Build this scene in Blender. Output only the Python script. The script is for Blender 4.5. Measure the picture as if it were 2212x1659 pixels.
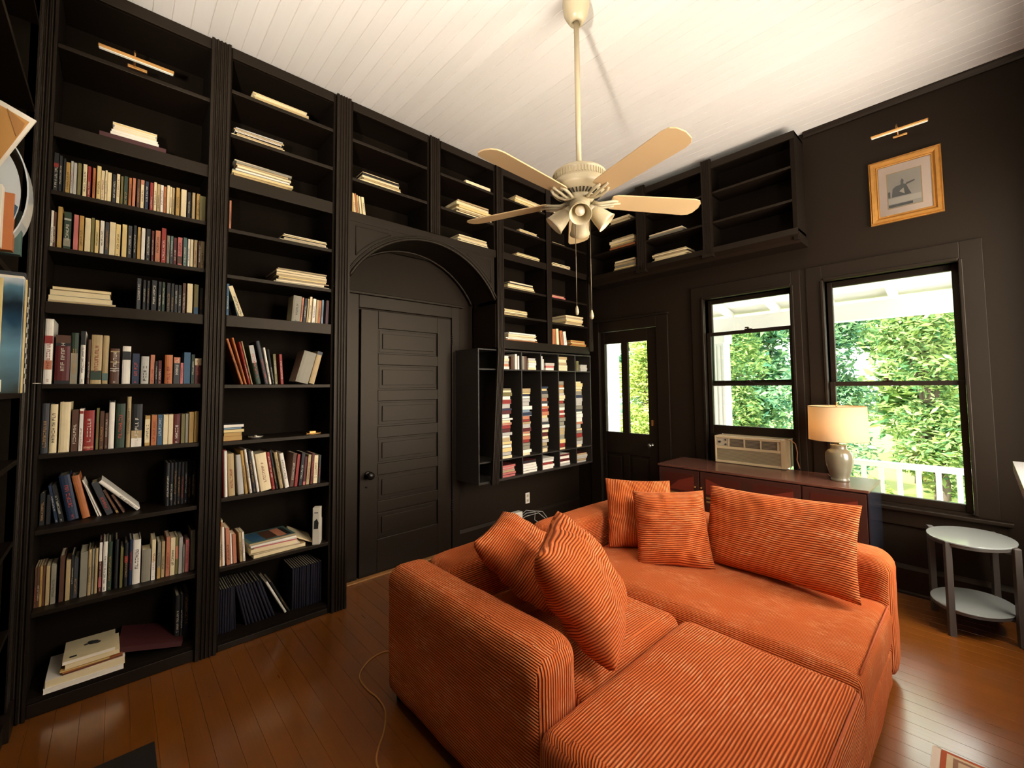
import bpy, bmesh, math, random
from mathutils import Vector, Matrix, noise
R = math.radians
scene = bpy.context.scene
col = scene.collection
for o in list(bpy.data.objects):
    bpy.data.objects.remove(o)

# ------------------------------------------------------------------ camera
H = 3.54            # ceiling height
D = 4.13            # inner face of the window wall
XE = 3.36           # inner face of the right wall
XW = -0.36          # inner face of the left wall
YS = -0.62          # near wall
cam_d = bpy.data.cameras.new('camera')
cam = bpy.data.objects.new('camera', cam_d); col.objects.link(cam)
yaw, pitch, roll = 0.826562465, 0.0530520577, -0.00973897917
fwd = Vector((-math.sin(yaw)*math.cos(pitch), math.cos(yaw)*math.cos(pitch), math.sin(pitch)))
rgt = Vector((math.cos(yaw), math.sin(yaw), 0)); upv = rgt.cross(fwd)
r2 = rgt*math.cos(roll)+upv*math.sin(roll); u2 = -rgt*math.sin(roll)+upv*math.cos(roll)
m3 = Matrix((r2, u2, -fwd)).transposed()
cam.matrix_world = Matrix.Translation((2.95506102, 0, 1.47)) @ m3.to_4x4()
cam_d.sensor_fit = 'HORIZONTAL'; cam_d.sensor_width = 36
cam_d.lens = 929.395394/2212*36
cam_d.shift_y = -43.0318/2212
cam_d.clip_start = 0.01
scene.camera = cam

# ------------------------------------------------------------------ light
scene.view_settings.view_transform = 'Standard'
scene.view_settings.look = 'None'
scene.view_settings.gamma = 1
scene.view_settings.exposure = 0.86
scene.view_settings.use_curve_mapping = False
w = bpy.data.worlds.new('daylight'); scene.world = w; w.use_nodes = True
nt = w.node_tree; nt.nodes.clear()
bg = nt.nodes.new('ShaderNodeBackground'); wo = nt.nodes.new('ShaderNodeOutputWorld')
bg.inputs[0].default_value = (1.0, 0.97, 0.93, 1); bg.inputs[1].default_value = 4.0
nt.links.new(bg.outputs[0], wo.inputs[0])
def light(name, kind, loc, rot, energy, color, **kw):
    l = bpy.data.lights.new(name, kind); l.energy = energy; l.color = color
    for k, v_ in kw.items(): setattr(l, k, v_)
    o = bpy.data.objects.new(name, l); col.objects.link(o); o.location = loc; o.rotation_euler = rot
    return o
def aim(o, d): o.rotation_euler = Vector(d).to_track_quat('-Z', 'Y').to_euler()
sun = light('sun', 'SUN', (0, -5, 12), (0, 0, 0), 13.0, (1.0, 0.93, 0.80), angle=R(0.6))
aim(sun, (0.35, 0.62, -0.72))
# area lamps added outside unseen right-wall windows, to brighten the room
WIN_E = [(2.80, 3.75, 0.75, 2.75), (1.25, 2.15, 0.8, 2.75)]
for i, (a, b, c, d) in enumerate(WIN_E):
    o = light('right_window_fill', 'AREA', (XE+0.35, (a+b)/2, (c+d)/2), (0, 0, 0), (54, 36)[i], (1.0, 0.88, 0.74), shape='RECTANGLE', size=b-a, size_y=d-c)
    aim(o, (-1, 0, 0))
# added area lamps standing in for sunlit ground, throwing light upwards indoors
o = light('ground_fill_right', 'AREA', (XE+2.6, 3.0, -0.6), (0, 0, 0), 30, (1.0, 0.88, 0.74), shape='RECTANGLE', size=3.0, size_y=5.0); aim(o, (-.55, 0, 1))
o = light('added_uplight', 'SPOT', (2.40, -0.36, 1.80), (R(180), 0, 0), 230, (1.0, 0.91, 0.82), spot_size=R(165), spot_blend=.6, shadow_soft_size=.06)  # unseen uplight, added to brighten and even out the ceiling
o = light('ground_fill_back', 'AREA', (1.4, 6.62, -0.86), (0, 0, 0), 260, (1.0, 0.93, 0.80), shape='RECTANGLE', size=8.0, size_y=1.2); aim(o, (0, -.25, 1))  # added lamp in place of bright ground, hidden below the sills
for i, (a, b, c, d) in enumerate([(1.22, 1.90, 1.09, 2.25), (2.18, 2.86, 0.66, 2.24)]):
    o = light('daylight_portal', 'AREA', ((a+b)/2, D+0.16, (c+d)/2), (0, 0, 0), 1, (1, 1, 1), shape='RECTANGLE', size=b-a, size_y=d-c)
    o.data.cycles.is_portal = True; aim(o, (0, -1, 0))

# ------------------------------------------------------------------ helpers
def lin(hexs):
    hexs = hexs.lstrip('#'); c = [int(hexs[i:i+2], 16)/255 for i in (0, 2, 4)]
    return tuple((x/12.92 if x <= .04045 else ((x+.055)/1.055)**2.4) for x in c)+(1,)
MATS = {}
def mat(name, colr=None, rough=.5, metal=0, spec=None, noise_amt=0, noise_scale=8, bump=0, bump_scale=60, emit=None, es=0, sheen=0, coat=0):
    if name in MATS: return MATS[name]
    m = bpy.data.materials.new(name); m.use_nodes = True; t = m.node_tree; b = t.nodes['Principled BSDF']
    c = lin(colr) if isinstance(colr, str) else colr
    b.inputs['Base Color'].default_value = c; b.inputs['Roughness'].default_value = rough; b.inputs['Metallic'].default_value = metal
    if spec is not None: b.inputs['Specular IOR Level'].default_value = spec
    if sheen: b.inputs['Sheen Weight'].default_value = sheen
    if coat: b.inputs['Coat Weight'].default_value = coat
    tc = t.nodes.new('ShaderNodeTexCoord')
    if noise_amt:
        n = t.nodes.new('ShaderNodeTexNoise'); n.inputs['Scale'].default_value = noise_scale; n.inputs['Detail'].default_value = 4
        t.links.new(tc.outputs['Object'], n.inputs['Vector'])
        mx = t.nodes.new('ShaderNodeMix'); mx.data_type = 'RGBA'
        mx.inputs[6].default_value = tuple(x*(1-noise_amt) for x in c[:3])+(1,)
        mx.inputs[7].default_value = tuple(min(1, x*(1+noise_amt)) for x in c[:3])+(1,)
        t.links.new(n.outputs['Fac'], mx.inputs[0]); t.links.new(mx.outputs[2], b.inputs['Base Color'])
    if bump:
        n = t.nodes.new('ShaderNodeTexNoise'); n.inputs['Scale'].default_value = bump_scale
        t.links.new(tc.outputs['Object'], n.inputs['Vector'])
        bp = t.nodes.new('ShaderNodeBump'); bp.inputs['Strength'].default_value = bump; bp.inputs['Distance'].default_value = .002
        t.links.new(n.outputs['Fac'], bp.inputs['Height']); t.links.new(bp.outputs[0], b.inputs['Normal'])
    if emit is not None:
        b.inputs['Emission Color'].default_value = lin(emit); b.inputs['Emission Strength'].default_value = es
    MATS[name] = m
    return m

class MB:
    """collects shapes and links them as one mesh object"""
    def __init__(s): s.v = []; s.f = []; s.m = []; s.sm = []
    def add(s, vs, fs, mi=0, smooth=False):
        b = len(s.v); s.v += [tuple(x) for x in vs]
        for f_ in fs: s.f.append([b+i for i in f_]); s.m.append(mi); s.sm.append(smooth)
        return s
    def box(s, x0, x1, y0, y1, z0, z1, mi=0):
        return s.add([(x, y, z) for z in (z0, z1) for y in (y0, y1) for x in (x0, x1)],
                     [(0, 2, 3, 1), (4, 5, 7, 6), (0, 1, 5, 4), (2, 6, 7, 3), (0, 4, 6, 2), (1, 3, 7, 5)], mi)
    def prism(s, pts, axis, a, b, mi=0, smooth=False):
        """polygon pts (2d) extruded along axis from a to b"""
        n = len(pts)
        def P(p, t): return {'X': (t, p[0], p[1]), 'Y': (p[0], t, p[1]), 'Z': (p[0], p[1], t)}[axis]
        vs = [P(p, a) for p in pts]+[P(p, b) for p in pts]
        s.add(vs, [(i, (i+1) % n, n+(i+1) % n, n+i) for i in range(n)], mi, smooth)
        base = len(s.v)-2*n
        s.f.append([base+i for i in reversed(range(n))]); s.m.append(mi); s.sm.append(False)
        s.f.append([base+n+i for i in range(n)]); s.m.append(mi); s.sm.append(False)
        return s
    def lathe(s, prof, cx=0, cy=0, seg=40, mi=0, mtx=None, cap=True):
        vs = []; fs = []; n = len(prof)
        for r_, z_ in prof:
            for k in range(seg):
                a = 2*math.pi*k/seg; vs.append(Vector((cx+r_*math.cos(a), cy+r_*math.sin(a), z_)))
        if mtx is not None: vs = [mtx @ x for x in vs]
        for i in range(n-1):
            for k in range(seg):
                k2 = (k+1) % seg; fs.append((i*seg+k, i*seg+k2, (i+1)*seg+k2, (i+1)*seg+k))
        s.add(vs, fs, mi, True)
        if cap:
            b = len(s.v)-n*seg
            if prof[0][0] > 1e-4: s.f.append([b+k for k in reversed(range(seg))]); s.m.append(mi); s.sm.append(False)
            if prof[-1][0] > 1e-4: s.f.append([b+(n-1)*seg+k for k in range(seg)]); s.m.append(mi); s.sm.append(False)
        return s
    def tube(s, pts, r_, seg=10, mi=0):
        pts = [Vector(p) for p in pts]; rings = []; vs = []; fs = []
        n = len(pts); prev = None
        for i, p in enumerate(pts):
            d = (pts[min(i+1, n-1)]-pts[max(i-1, 0)]).normalized()
            if prev is None:
                a = Vector((0, 0, 1)) if abs(d.z) < .9 else Vector((1, 0, 0)); prev = d.cross(a).normalized()
            prev = (prev-d*prev.dot(d)).normalized(); q = d.cross(prev)
            rr = r_[i] if isinstance(r_, (list, tuple)) else r_
            for k in range(seg):
                a = 2*math.pi*k/seg; vs.append(p+prev*math.cos(a)*rr+q*math.sin(a)*rr)
        for i in range(n-1):
            for k in range(seg):
                k2 = (k+1) % seg; fs.append((i*seg+k, i*seg+k2, (i+1)*seg+k2, (i+1)*seg+k))
        s.add(vs, fs, mi, True); b = len(s.v)-n*seg
        s.f.append([b+k for k in reversed(range(seg))]); s.m.append(mi); s.sm.append(False)
        s.f.append([b+(n-1)*seg+k for k in range(seg)]); s.m.append(mi); s.sm.append(False)
        return s
    def xf(s, mtx, start=0):
        for i in range(start, len(s.v)): s.v[i] = tuple(mtx @ Vector(s.v[i]))
        return s
    def build(s, name, mats, parent=None, bevel=0, loc=None, segs=2):
        me = bpy.data.meshes.new(name); off = Vector(loc) if loc else Vector((0, 0, 0))
        me.from_pydata([tuple(Vector(x)-off) for x in s.v], [], s.f)
        if not isinstance(mats, (list, tuple)): mats = [mats]
        for m in mats: me.materials.append(m)
        me.polygons.foreach_set('material_index', s.m); me.polygons.foreach_set('use_smooth', s.sm); me.update()
        bm = bmesh.new(); bm.from_mesh(me); bmesh.ops.recalc_face_normals(bm, faces=bm.faces); bm.to_mesh(me); bm.free()
        o = bpy.data.objects.new(name, me); col.objects.link(o)
        o.location = off
        if parent is not None:
            o.parent = parent
            o.location = off - parent_world(parent)
        if bevel:
            b = o.modifiers.new('bevel', 'BEVEL'); b.width = bevel; b.segments = segs; b.limit_method = 'ANGLE'; b.angle_limit = R(40)
            b.harden_normals = False
        return o
def parent_world(p):
    v_ = Vector((0, 0, 0))
    while p is not None: v_ += p.location; p = p.parent
    return v_
def tag(o, label=None, cat=None, group=None, kind=None):
    if label: o['label'] = label
    if cat: o['category'] = cat
    if group: o['group'] = group
    if kind: o['kind'] = kind
    return o
def thing(name, label, cat, loc=(0, 0, 0), group=None, kind=None):
    o = bpy.data.objects.new(name, None); col.objects.link(o); o.location = loc; o.empty_display_size = .1
    return tag(o, label, cat, group, kind)
def struct(o): o['kind'] = 'structure'; return o
def B(x0, x1, y0, y1, z0, z1): return MB().box(x0, x1, y0, y1, z0, z1)

# ------------------------------------------------------------------ materials
def floorish(name, c1, c2, groove, axis_w, rough, rvar):
    m = bpy.data.materials.new(name); m.use_nodes = True; t = m.node_tree; b = t.nodes['Principled BSDF']; L = t.links
    tc = t.nodes.new('ShaderNodeTexCoord'); sp = t.nodes.new('ShaderNodeSeparateXYZ'); L.new(tc.outputs['Object'], sp.inputs[0])
    dv = t.nodes.new('ShaderNodeMath'); dv.operation = 'DIVIDE'; dv.inputs[1].default_value = axis_w; L.new(sp.outputs['Y'], dv.inputs[0])
    fl = t.nodes.new('ShaderNodeMath'); fl.operation = 'FLOOR'; L.new(dv.outputs[0], fl.inputs[0])
    wn = t.nodes.new('ShaderNodeTexWhiteNoise'); wn.noise_dimensions = '1D'; L.new(fl.outputs[0], wn.inputs['W'])
    mp = t.nodes.new('ShaderNodeMapping'); mp.inputs['Scale'].default_value = (1.2, 22, 1); L.new(tc.outputs['Object'], mp.inputs[0])
    ns = t.nodes.new('ShaderNodeTexNoise'); ns.inputs['Scale'].default_value = 3; ns.inputs['Detail'].default_value = 6; L.new(mp.outputs[0], ns.inputs['Vector'])
    mx = t.nodes.new('ShaderNodeMix'); mx.data_type = 'RGBA'; mx.inputs[6].default_value = lin(c1); mx.inputs[7].default_value = lin(c2)
    ad = t.nodes.new('ShaderNodeMath'); ad.operation = 'MULTIPLY_ADD'; ad.inputs[1].default_value = .55; L.new(wn.outputs['Value'], ad.inputs[0])
    ml = t.nodes.new('ShaderNodeMath'); ml.operation = 'MULTIPLY'; ml.inputs[1].default_value = .5; L.new(ns.outputs['Fac'], ml.inputs[0]); L.new(ml.outputs[0], ad.inputs[2])
    L.new(ad.outputs[0], mx.inputs[0]); L.new(mx.outputs[2], b.inputs['Base Color'])
    rr = t.nodes.new('ShaderNodeMapRange'); rr.inputs[3].default_value = rough-rvar; rr.inputs[4].default_value = rough+rvar; L.new(ns.outputs['Fac'], rr.inputs[0]); L.new(rr.outputs[0], b.inputs['Roughness'])
    bp = t.nodes.new('ShaderNodeBump'); bp.inputs['Strength'].default_value = .25; bp.inputs['Distance'].default_value = .003
    L.new(ns.outputs['Fac'], bp.inputs['Height']); L.new(bp.outputs[0], b.inputs['Normal'])
    return m
M_FLOOR = floorish('painted_floor_boards', '#74400f', '#844a14', None, .083, .30, .06)
M_FLOOR.node_tree.nodes['Principled BSDF'].inputs['Coat Weight'].default_value = 1; M_FLOOR.node_tree.nodes['Principled BSDF'].inputs['Coat IOR'].default_value = 1.75; M_FLOOR.node_tree.nodes['Principled BSDF'].inputs['Coat Roughness'].default_value = .2
M_CEIL = floorish('white_ceiling_boards', '#d6d0c6', '#e0dad1', None, .083, .55, .05)
M_BLACK = mat('black_satin_paint', '#140c06', .48, spec=.33, noise_amt=.12, noise_scale=3, bump=.15, bump_scale=35)
M_WALL = mat('black_wall_paint', '#170e07', .60, spec=.25, noise_amt=.10, noise_scale=2, bump=.12, bump_scale=60)
M_CASE_SHADE = mat('shaded_case_black', '#110a05', .8, spec=.16, noise_amt=.1, noise_scale=3)  # same black paint, darkened and dulled to deepen the shade inside the cases
for m_ in (M_BLACK, M_WALL, M_CASE_SHADE): m_.node_tree.nodes['Principled BSDF'].inputs['Specular Tint'].default_value = (1, .86, .68, 1)
M_WHITE = mat('white_exterior_paint', '#f3f1ec', .5)
M_BRASS = mat('aged_brass', '#c9975a', .28, 1)
M_KNOB = mat('dark_bronze', '#2b2622', .3, .8)
M_PAGE = mat('cream_pages', '#e6d7b2', .8, noise_amt=.1, noise_scale=90)
def cord(name, c_hi, c_lo, pitch=.0105):
    m = bpy.data.materials.new(name); m.use_nodes = True; t = m.node_tree; b = t.nodes['Principled BSDF']; L = t.links
    uv = t.nodes.new('ShaderNodeUVMap'); uv.uv_map = 'rib'
    sp = t.nodes.new('ShaderNodeSeparateXYZ'); L.new(uv.outputs[0], sp.inputs[0])
    tc = t.nodes.new('ShaderNodeTexCoord')
    n1 = t.nodes.new('ShaderNodeTexNoise'); n1.inputs['Scale'].default_value = 5; n1.inputs['Detail'].default_value = 5; L.new(tc.outputs['Object'], n1.inputs['Vector'])
    mp = t.nodes.new('ShaderNodeMapping'); mp.inputs['Scale'].default_value = (1/pitch, 22, 1); L.new(uv.outputs[0], mp.inputs[0])
    n2 = t.nodes.new('ShaderNodeTexNoise'); n2.inputs['Scale'].default_value = .8; n2.inputs['Detail'].default_value = 3; L.new(mp.outputs[0], n2.inputs['Vector'])
    wob = t.nodes.new('ShaderNodeMath'); wob.operation = 'MULTIPLY_ADD'; wob.inputs[1].default_value = .0018; L.new(n1.outputs['Fac'], wob.inputs[0]); L.new(sp.outputs['X'], wob.inputs[2])
    k = t.nodes.new('ShaderNodeMath'); k.operation = 'MULTIPLY'; k.inputs[1].default_value = 2*math.pi/pitch; L.new(wob.outputs[0], k.inputs[0])
    sn = t.nodes.new('ShaderNodeMath'); sn.operation = 'SINE'; L.new(k.outputs[0], sn.inputs[0])
    mr = t.nodes.new('ShaderNodeMapRange'); mr.inputs[1].default_value = -1; mr.inputs[2].default_value = .55; L.new(sn.outputs[0], mr.inputs[0])
    nap = t.nodes.new('ShaderNodeMapRange'); nap.inputs[1].default_value = .42; nap.inputs[2].default_value = .62; L.new(n2.outputs['Fac'], nap.inputs[0])
    nap1 = t.nodes.new('ShaderNodeMapRange'); nap1.inputs[1].default_value = .4; nap1.inputs[2].default_value = .65; L.new(n1.outputs['Fac'], nap1.inputs[0])
    nm = t.nodes.new('ShaderNodeMath'); nm.operation = 'MULTIPLY'; L.new(nap.outputs[0], nm.inputs[0]); L.new(nap1.outputs[0], nm.inputs[1])
    mA = t.nodes.new('ShaderNodeMix'); mA.data_type = 'RGBA'; mA.inputs[6].default_value = lin(c_hi); mA.inputs[7].default_value = lin('#ffa76e'); 
    sc = t.nodes.new('ShaderNodeMath'); sc.operation = 'MULTIPLY'; sc.inputs[1].default_value = .8; L.new(nm.outputs[0], sc.inputs[0]); L.new(sc.outputs[0], mA.inputs[0])
    mB = t.nodes.new('ShaderNodeMix'); mB.data_type = 'RGBA'; mB.inputs[6].default_value = lin(c_lo); L.new(mr.outputs[0], mB.inputs[0]); L.new(mA.outputs[2], mB.inputs[7])
    L.new(mB.outputs[2], b.inputs['Base Color'])
    b.inputs['Roughness'].default_value = .9; b.inputs['Specular IOR Level'].default_value = .15
    b.inputs['Sheen Weight'].default_value = .25; b.inputs['Sheen Roughness'].default_value = .4; b.inputs['Sheen Tint'].default_value = lin('#ffb080')
    ad = t.nodes.new('ShaderNodeMath'); ad.operation = 'MULTIPLY_ADD'; ad.inputs[1].default_value = .22; L.new(n2.outputs['Fac'], ad.inputs[0]); L.new(mr.outputs[0], ad.inputs[2])
    bp = t.nodes.new('ShaderNodeBump'); bp.inputs['Strength'].default_value = .9; bp.inputs['Distance'].default_value = .0042
    L.new(ad.outputs[0], bp.inputs['Height']); L.new(bp.outputs[0], b.inputs['Normal'])
    return m
M_CORD = cord('rust_orange_corduroy', '#e27438', '#8a300c')
def glassy(name, tint=(.97, 1, .98, 1), extra=.02):
    m = bpy.data.materials.new(name); m.use_nodes = True; t = m.node_tree; t.nodes.clear(); L = t.links
    o = t.nodes.new('ShaderNodeOutputMaterial'); mx = t.nodes.new('ShaderNodeMixShader'); fr = t.nodes.new('ShaderNodeFresnel'); fr.inputs[0].default_value = 1.45
    tr = t.nodes.new('ShaderNodeBsdfTransparent'); tr.inputs[0].default_value = tint; gl = t.nodes.new('ShaderNodeBsdfGlossy'); gl.inputs['Roughness'].default_value = extra
    L.new(fr.outputs[0], mx.inputs[0]); L.new(tr.outputs[0], mx.inputs[1]); L.new(gl.outputs[0], mx.inputs[2]); L.new(mx.outputs[0], o.inputs[0])
    return m
M_GLASS = glassy('window_glass')
# ------------------------------------------------------------------ room shell
def wall(name, axis, a, b, u0, u1, z0, z1, holes, m):
    """wall slab between a and b on axis, cut by rectangular holes (u0,u1,z0,z1)"""
    mb = MB(); us = sorted({u0, u1}|{h[0] for h in holes}|{h[1] for h in holes}); zs = sorted({z0, z1}|{h[2] for h in holes}|{h[3] for h in holes})
    for i in range(len(us)-1):
        for j in range(len(zs)-1):
            cu, cz = (us[i]+us[i+1])/2, (zs[j]+zs[j+1])/2
            if any(h[0] < cu < h[1] and h[2] < cz < h[3] for h in holes): continue
            if axis == 'X': mb.box(a, b, us[i], us[i+1], zs[j], zs[j+1])
            else: mb.box(us[i], us[i+1], a, b, zs[j], zs[j+1])
    return struct(mb.build(name, m))
wall('wall_left', 'X', XW-.14, XW, YS-.12, D+.14, 0, H, [], M_WALL)
W1 = (1.19, 1.93, 0.66, 2.29); W2 = (2.14, 2.90, 0.61, 2.29); DR = (-.02, .70, 0.0, 2.09)
wall('wall_back', 'Y', D, D+.14, XW, XE+.12, 0, H, [W1, W2, (DR[0], DR[1], -.001, DR[3])], M_WALL)
wall('wall_right', 'X', XE, XE+.12, YS-.12, D, 0, H, [(a, b, c, d) for a, b, c, d in WIN_E], M_WALL)
wall('wall_front', 'Y', YS-.12, YS, XW, XE, 0, H, [], M_WALL)
def boards(name, x0, x1, y0, y1, z, up, wd, g, dep, th, m):
    mb = MB(); y = y0; s = 1 if up else -1       # s=1: face looks up (floor)
    prof = []
    while y < y1-1e-6:
        ye = min(y+wd, y1); prof += [(y, z-s*dep), (y+g, z), (ye-g, z)]; y = ye
    prof += [(y1, z-s*dep), (y1, z-s*th), (y0, z-s*th)]
    mb.prism(prof, 'X', x0, x1)
    return struct(mb.build(name, m))
boards('floor', XW-.14, XE+.12, YS-.12, D+.14, 0, True, .083, .0010, .0018, .08, M_FLOOR)
boards('ceiling', XW-.14, XE+.12, YS-.12, D+.14, H, False, .083, .0024, .0045, .12, M_CEIL)
# crown and baseboards
def crown(pts, axis, a, b, name): return struct(MB().prism(pts, axis, a, b).build(name, M_BLACK))
crown([(D, H-.045), (D-.012, H-.042), (D-.02, H-.028), (D-.034, H-.012), (D-.036, H), (D, H)], 'X', 2.06, XE, 'trim_1')
def base(name, axis, const, s, a, b, hh=.15):
    p = [(const, 0), (const+s*.022, 0), (const+s*.022, hh-.03), (const+s*.014, hh-.012), (const+s*.01, hh), (const, hh)]
    q = [(const+s*.022, 0), (const+s*.035, 0), (const+s*.033, .012), (const+s*.022, .02)]
    mb = MB()
    if axis == 'X':
        mb.prism(p, 'Y', a, b).prism(q, 'Y', a, b)
    else:
        mb.prism(p, 'X', a, b).prism(q, 'X', a, b)
    return struct(mb.build(name, M_BLACK))
base('baseboard_left', 'X', XW, 1, 2.36, D-.025, .155)
base('baseboard_back', 'Y', D, -1, .84, XE, .2)
base('baseboard_right', 'X', XE, -1, YS, D-.04, .2)

# ------------------------------------------------------------------ windows
M_LATCH = mat('dark_window_latch', '#3a2a20', .35, .7)
def sash(parent, x0, x1, z0, z1, y, st=.035, bot=.05, top=.04, mids=()):
    mb = MB().box(x0, x0+st, y, y+.035, z0, z1).box(x1-st, x1, y, y+.035, z0, z1)
    mb.box(x0+st, x1-st, y, y+.035, z0, z0+bot).box(x0+st, x1-st, y, y+.035, z1-top, z1)
    for m_ in mids: mb.box(x0+st, x1-st, y+.004, y+.03, m_-.011, m_+.011)
    s = mb.build('sash', M_BLACK, parent, bevel=.003)
    B(x0+st-.004, x1-st+.004, y+.014, y+.018, z0+bot-.004, z1-top+.004).build('pane', M_GLASS, s)
    return s
def latch(parent, x, y, z):
    mb = MB().box(x-.03, x+.03, y-.012, y+.014, z, z+.006).box(x-.006, x+.006, y-.02, y+.008, z+.006, z+.02).box(x-.024, x+.004, y-.016, y-.006, z+.012, z+.022)
    return mb.build('sash_lock', M_LATCH, parent, bevel=.001)
def casing(name, hole, x0, x1, ztop, zsill, sill_x, label=None):
    root = thing(name, None, None, ((x0+x1)/2, D, hole[2]), kind='structure')
    f = .022
    mb = MB().box(x0, hole[0], D-f, D, zsill, ztop).box(hole[1], x1, D-f, D, zsill, ztop).box(hole[0], hole[1], D-f, D, hole[3], ztop)
    mb.build('window_frame', M_BLACK, root, bevel=.003)
    t = .014                                                    # raised inner bead, catches the light
    mb = MB().box(hole[0]-.012, hole[0]+.008, D-f-t, D+.02, hole[2], hole[3]).box(hole[1]-.008, hole[1]+.012, D-f-t, D+.02, hole[2], hole[3]).box(hole[0]+.008, hole[1]-.008, D-f-t, D+.02, hole[3]-.008, hole[3]+.014)
    mb.build('window_stop', M_BLACK, root, bevel=.004)
    mb = MB().box(hole[0]-.0, hole[1], D+.0, D+.16, hole[3]+.0, hole[3]+.012).box(hole[0]-.012, hole[0], D, D+.16, hole[2], hole[3]).box(hole[1], hole[1]+.012, D, D+.16, hole[2], hole[3])
    mb.build('window_jamb', M_BLACK, root)
    B(sill_x[0], sill_x[1], D-.055, D+.10, zsill-.028, zsill).build('window_sill', M_BLACK, root, bevel=.006)
    B(sill_x[0]+.03, sill_x[1]-.03, D-.02, D, zsill-.13, zsill-.028).build('window_apron', M_BLACK, root, bevel=.003)
    return root
w1 = casing('window_1', W1, 1.08, 1.99, 2.41, .66, (1.04, 1.995))
s = sash(w1, 1.20, 1.92, 1.46, 2.285, D+.075, mids=())
s = sash(w1, 1.20, 1.92, 1.02, 1.965, D+.03, bot=.075, top=.032, mids=(1.475,))
latch(w1, 1.57, D+.03, 1.965); latch(w1, 1.57, D+.03, 1.487)
mb = MB().box(1.20, 1.305, D+.03, D+.05, .66, 1.02).box(1.875, 1.92, D+.03, D+.05, .66, 1.02)
mb.build('filler_panel', M_BLACK, w1, bevel=.002)
w2 = casing('window_2', W2, 2.03, 3.005, 2.41, .60, (1.995, 3.06))
s = sash(w2, 2.15, 2.89, 1.452, 2.285, D+.075, top=.045, bot=.03)
s = sash(w2, 2.15, 2.89, .612, 1.486, D+.03, bot=.05, top=.034)
latch(w2, 2.50, D+.03, 1.486)
struct(B(1.99, 2.03, D-.012, D, .5, 2.41).build('trim_2', M_BLACK))
for i, (a, b, c, d) in enumerate(WIN_E):                         # unseen right-wall windows, built in to brighten the room
    r_ = thing('window_%d' % (i+3), None, None, (XE, (a+b)/2, c), kind='structure')
    MB().box(XE-.02, XE, a-.1, a, c-.1, d+.1).box(XE-.02, XE, b, b+.1, c-.1, d+.1).box(XE-.02, XE, a, b, d, d+.1).box(XE-.04, XE, a, b, c-.1, c).build('window_frame', M_BLACK, r_, bevel=.003)
    MB().box(XE+.04, XE+.07, a, a+.05, c, d).box(XE+.04, XE+.07, b-.05, b, c, d).box(XE+.04, XE+.07, a+.05, b-.05, d-.05, d).box(XE+.04, XE+.07, a+.05, b-.05, c, c+.06).box(XE+.04, XE+.07, a+.05, b-.05, (c+d)/2-.02, (c+d)/2+.02).build('sash', M_BLACK, r_, bevel=.003)

# ------------------------------------------------------------------ door_1: six panel door in the arched recess
d1 = thing('door_1', None, None, (XW, 1.84, 0), kind='structure')
mb = MB().box(XW+.002, XW+.012, 1.41, 2.262, .015, 2.098)
PZ = [(1.955-.2945*i-.205, 1.955-.2945*i) for i in range(6)]
mb.box(XW+.012, XW+.032, 1.41, 1.555, .015, 2.098).box(XW+.012, XW+.032, 2.12, 2.262, .015, 2.098)
zz = [.015]+[z for p in reversed(PZ) for z in p]+[2.098]
for i in range(0, len(zz), 2): mb.box(XW+.012, XW+.032, 1.555, 2.12, zz[i], zz[i+1])
mb.build('door_leaf', M_BLACK, d1, bevel=.0035)
for a, b in PZ:
    p = MB(); p.box(XW+.012, XW+.016, 1.57, 2.105, a+.014, b-.014).box(XW+.016, XW+.026, 1.597, 2.078, a+.04, b-.04)
    p.build('door_panel', M_BLACK, d1, bevel=.004)
mb = MB().box(XW, XW+.028, 1.285, 1.395, 0, 2.215).box(XW, XW+.028, 2.277, 2.36, 0, 2.215).box(XW, XW+.028, 1.395, 2.277, 2.112, 2.215)
mb.box(XW, XW+.045, 1.18, 2.40, 2.215, 2.235)
mb.build('door_frame', M_BLACK, d1, bevel=.004)
kx = XW+.032
kb = MB().lathe([(0, 0), (.031, 0), (.031, .003), (.02, .006), (.01, .01), (.009, .03), (.016, .034), (.027, .042), (.031, .053), (.028, .064), (.017, .072), (0, .074)], seg=28, mtx=Matrix.Translation((kx, 1.475, .79)) @ Matrix.Rotation(R(90), 4, 'Y'))
kb.build('door_knob', M_KNOB, d1)
MB().lathe([(0, 0), (.009, 0), (.009, .003), (0, .003)], seg=16, mtx=Matrix.Translation((kx, 1.463, .70)) @ Matrix.Rotation(R(90), 4, 'Y')).build('keyhole_cover', M_KNOB, d1)
for z in (1.86, .36):
    mb = MB()
    for k in range(5): mb.lathe([(0, 0), (.008, 0), (.008, .0185), (0, .0185)], cx=XW+.038, cy=2.268, seg=12, mtx=Matrix.Translation((0, 0, z+k*.02)))
    mb.build('hinge', M_KNOB, d1)
struct(B(XW, XW+.07, 1.285, 2.36, 0.0005, .012).build('trim_3', mat('worn_wood_threshold', '#a8743f', .45, noise_amt=.2, noise_scale=30), bevel=.003))

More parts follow.
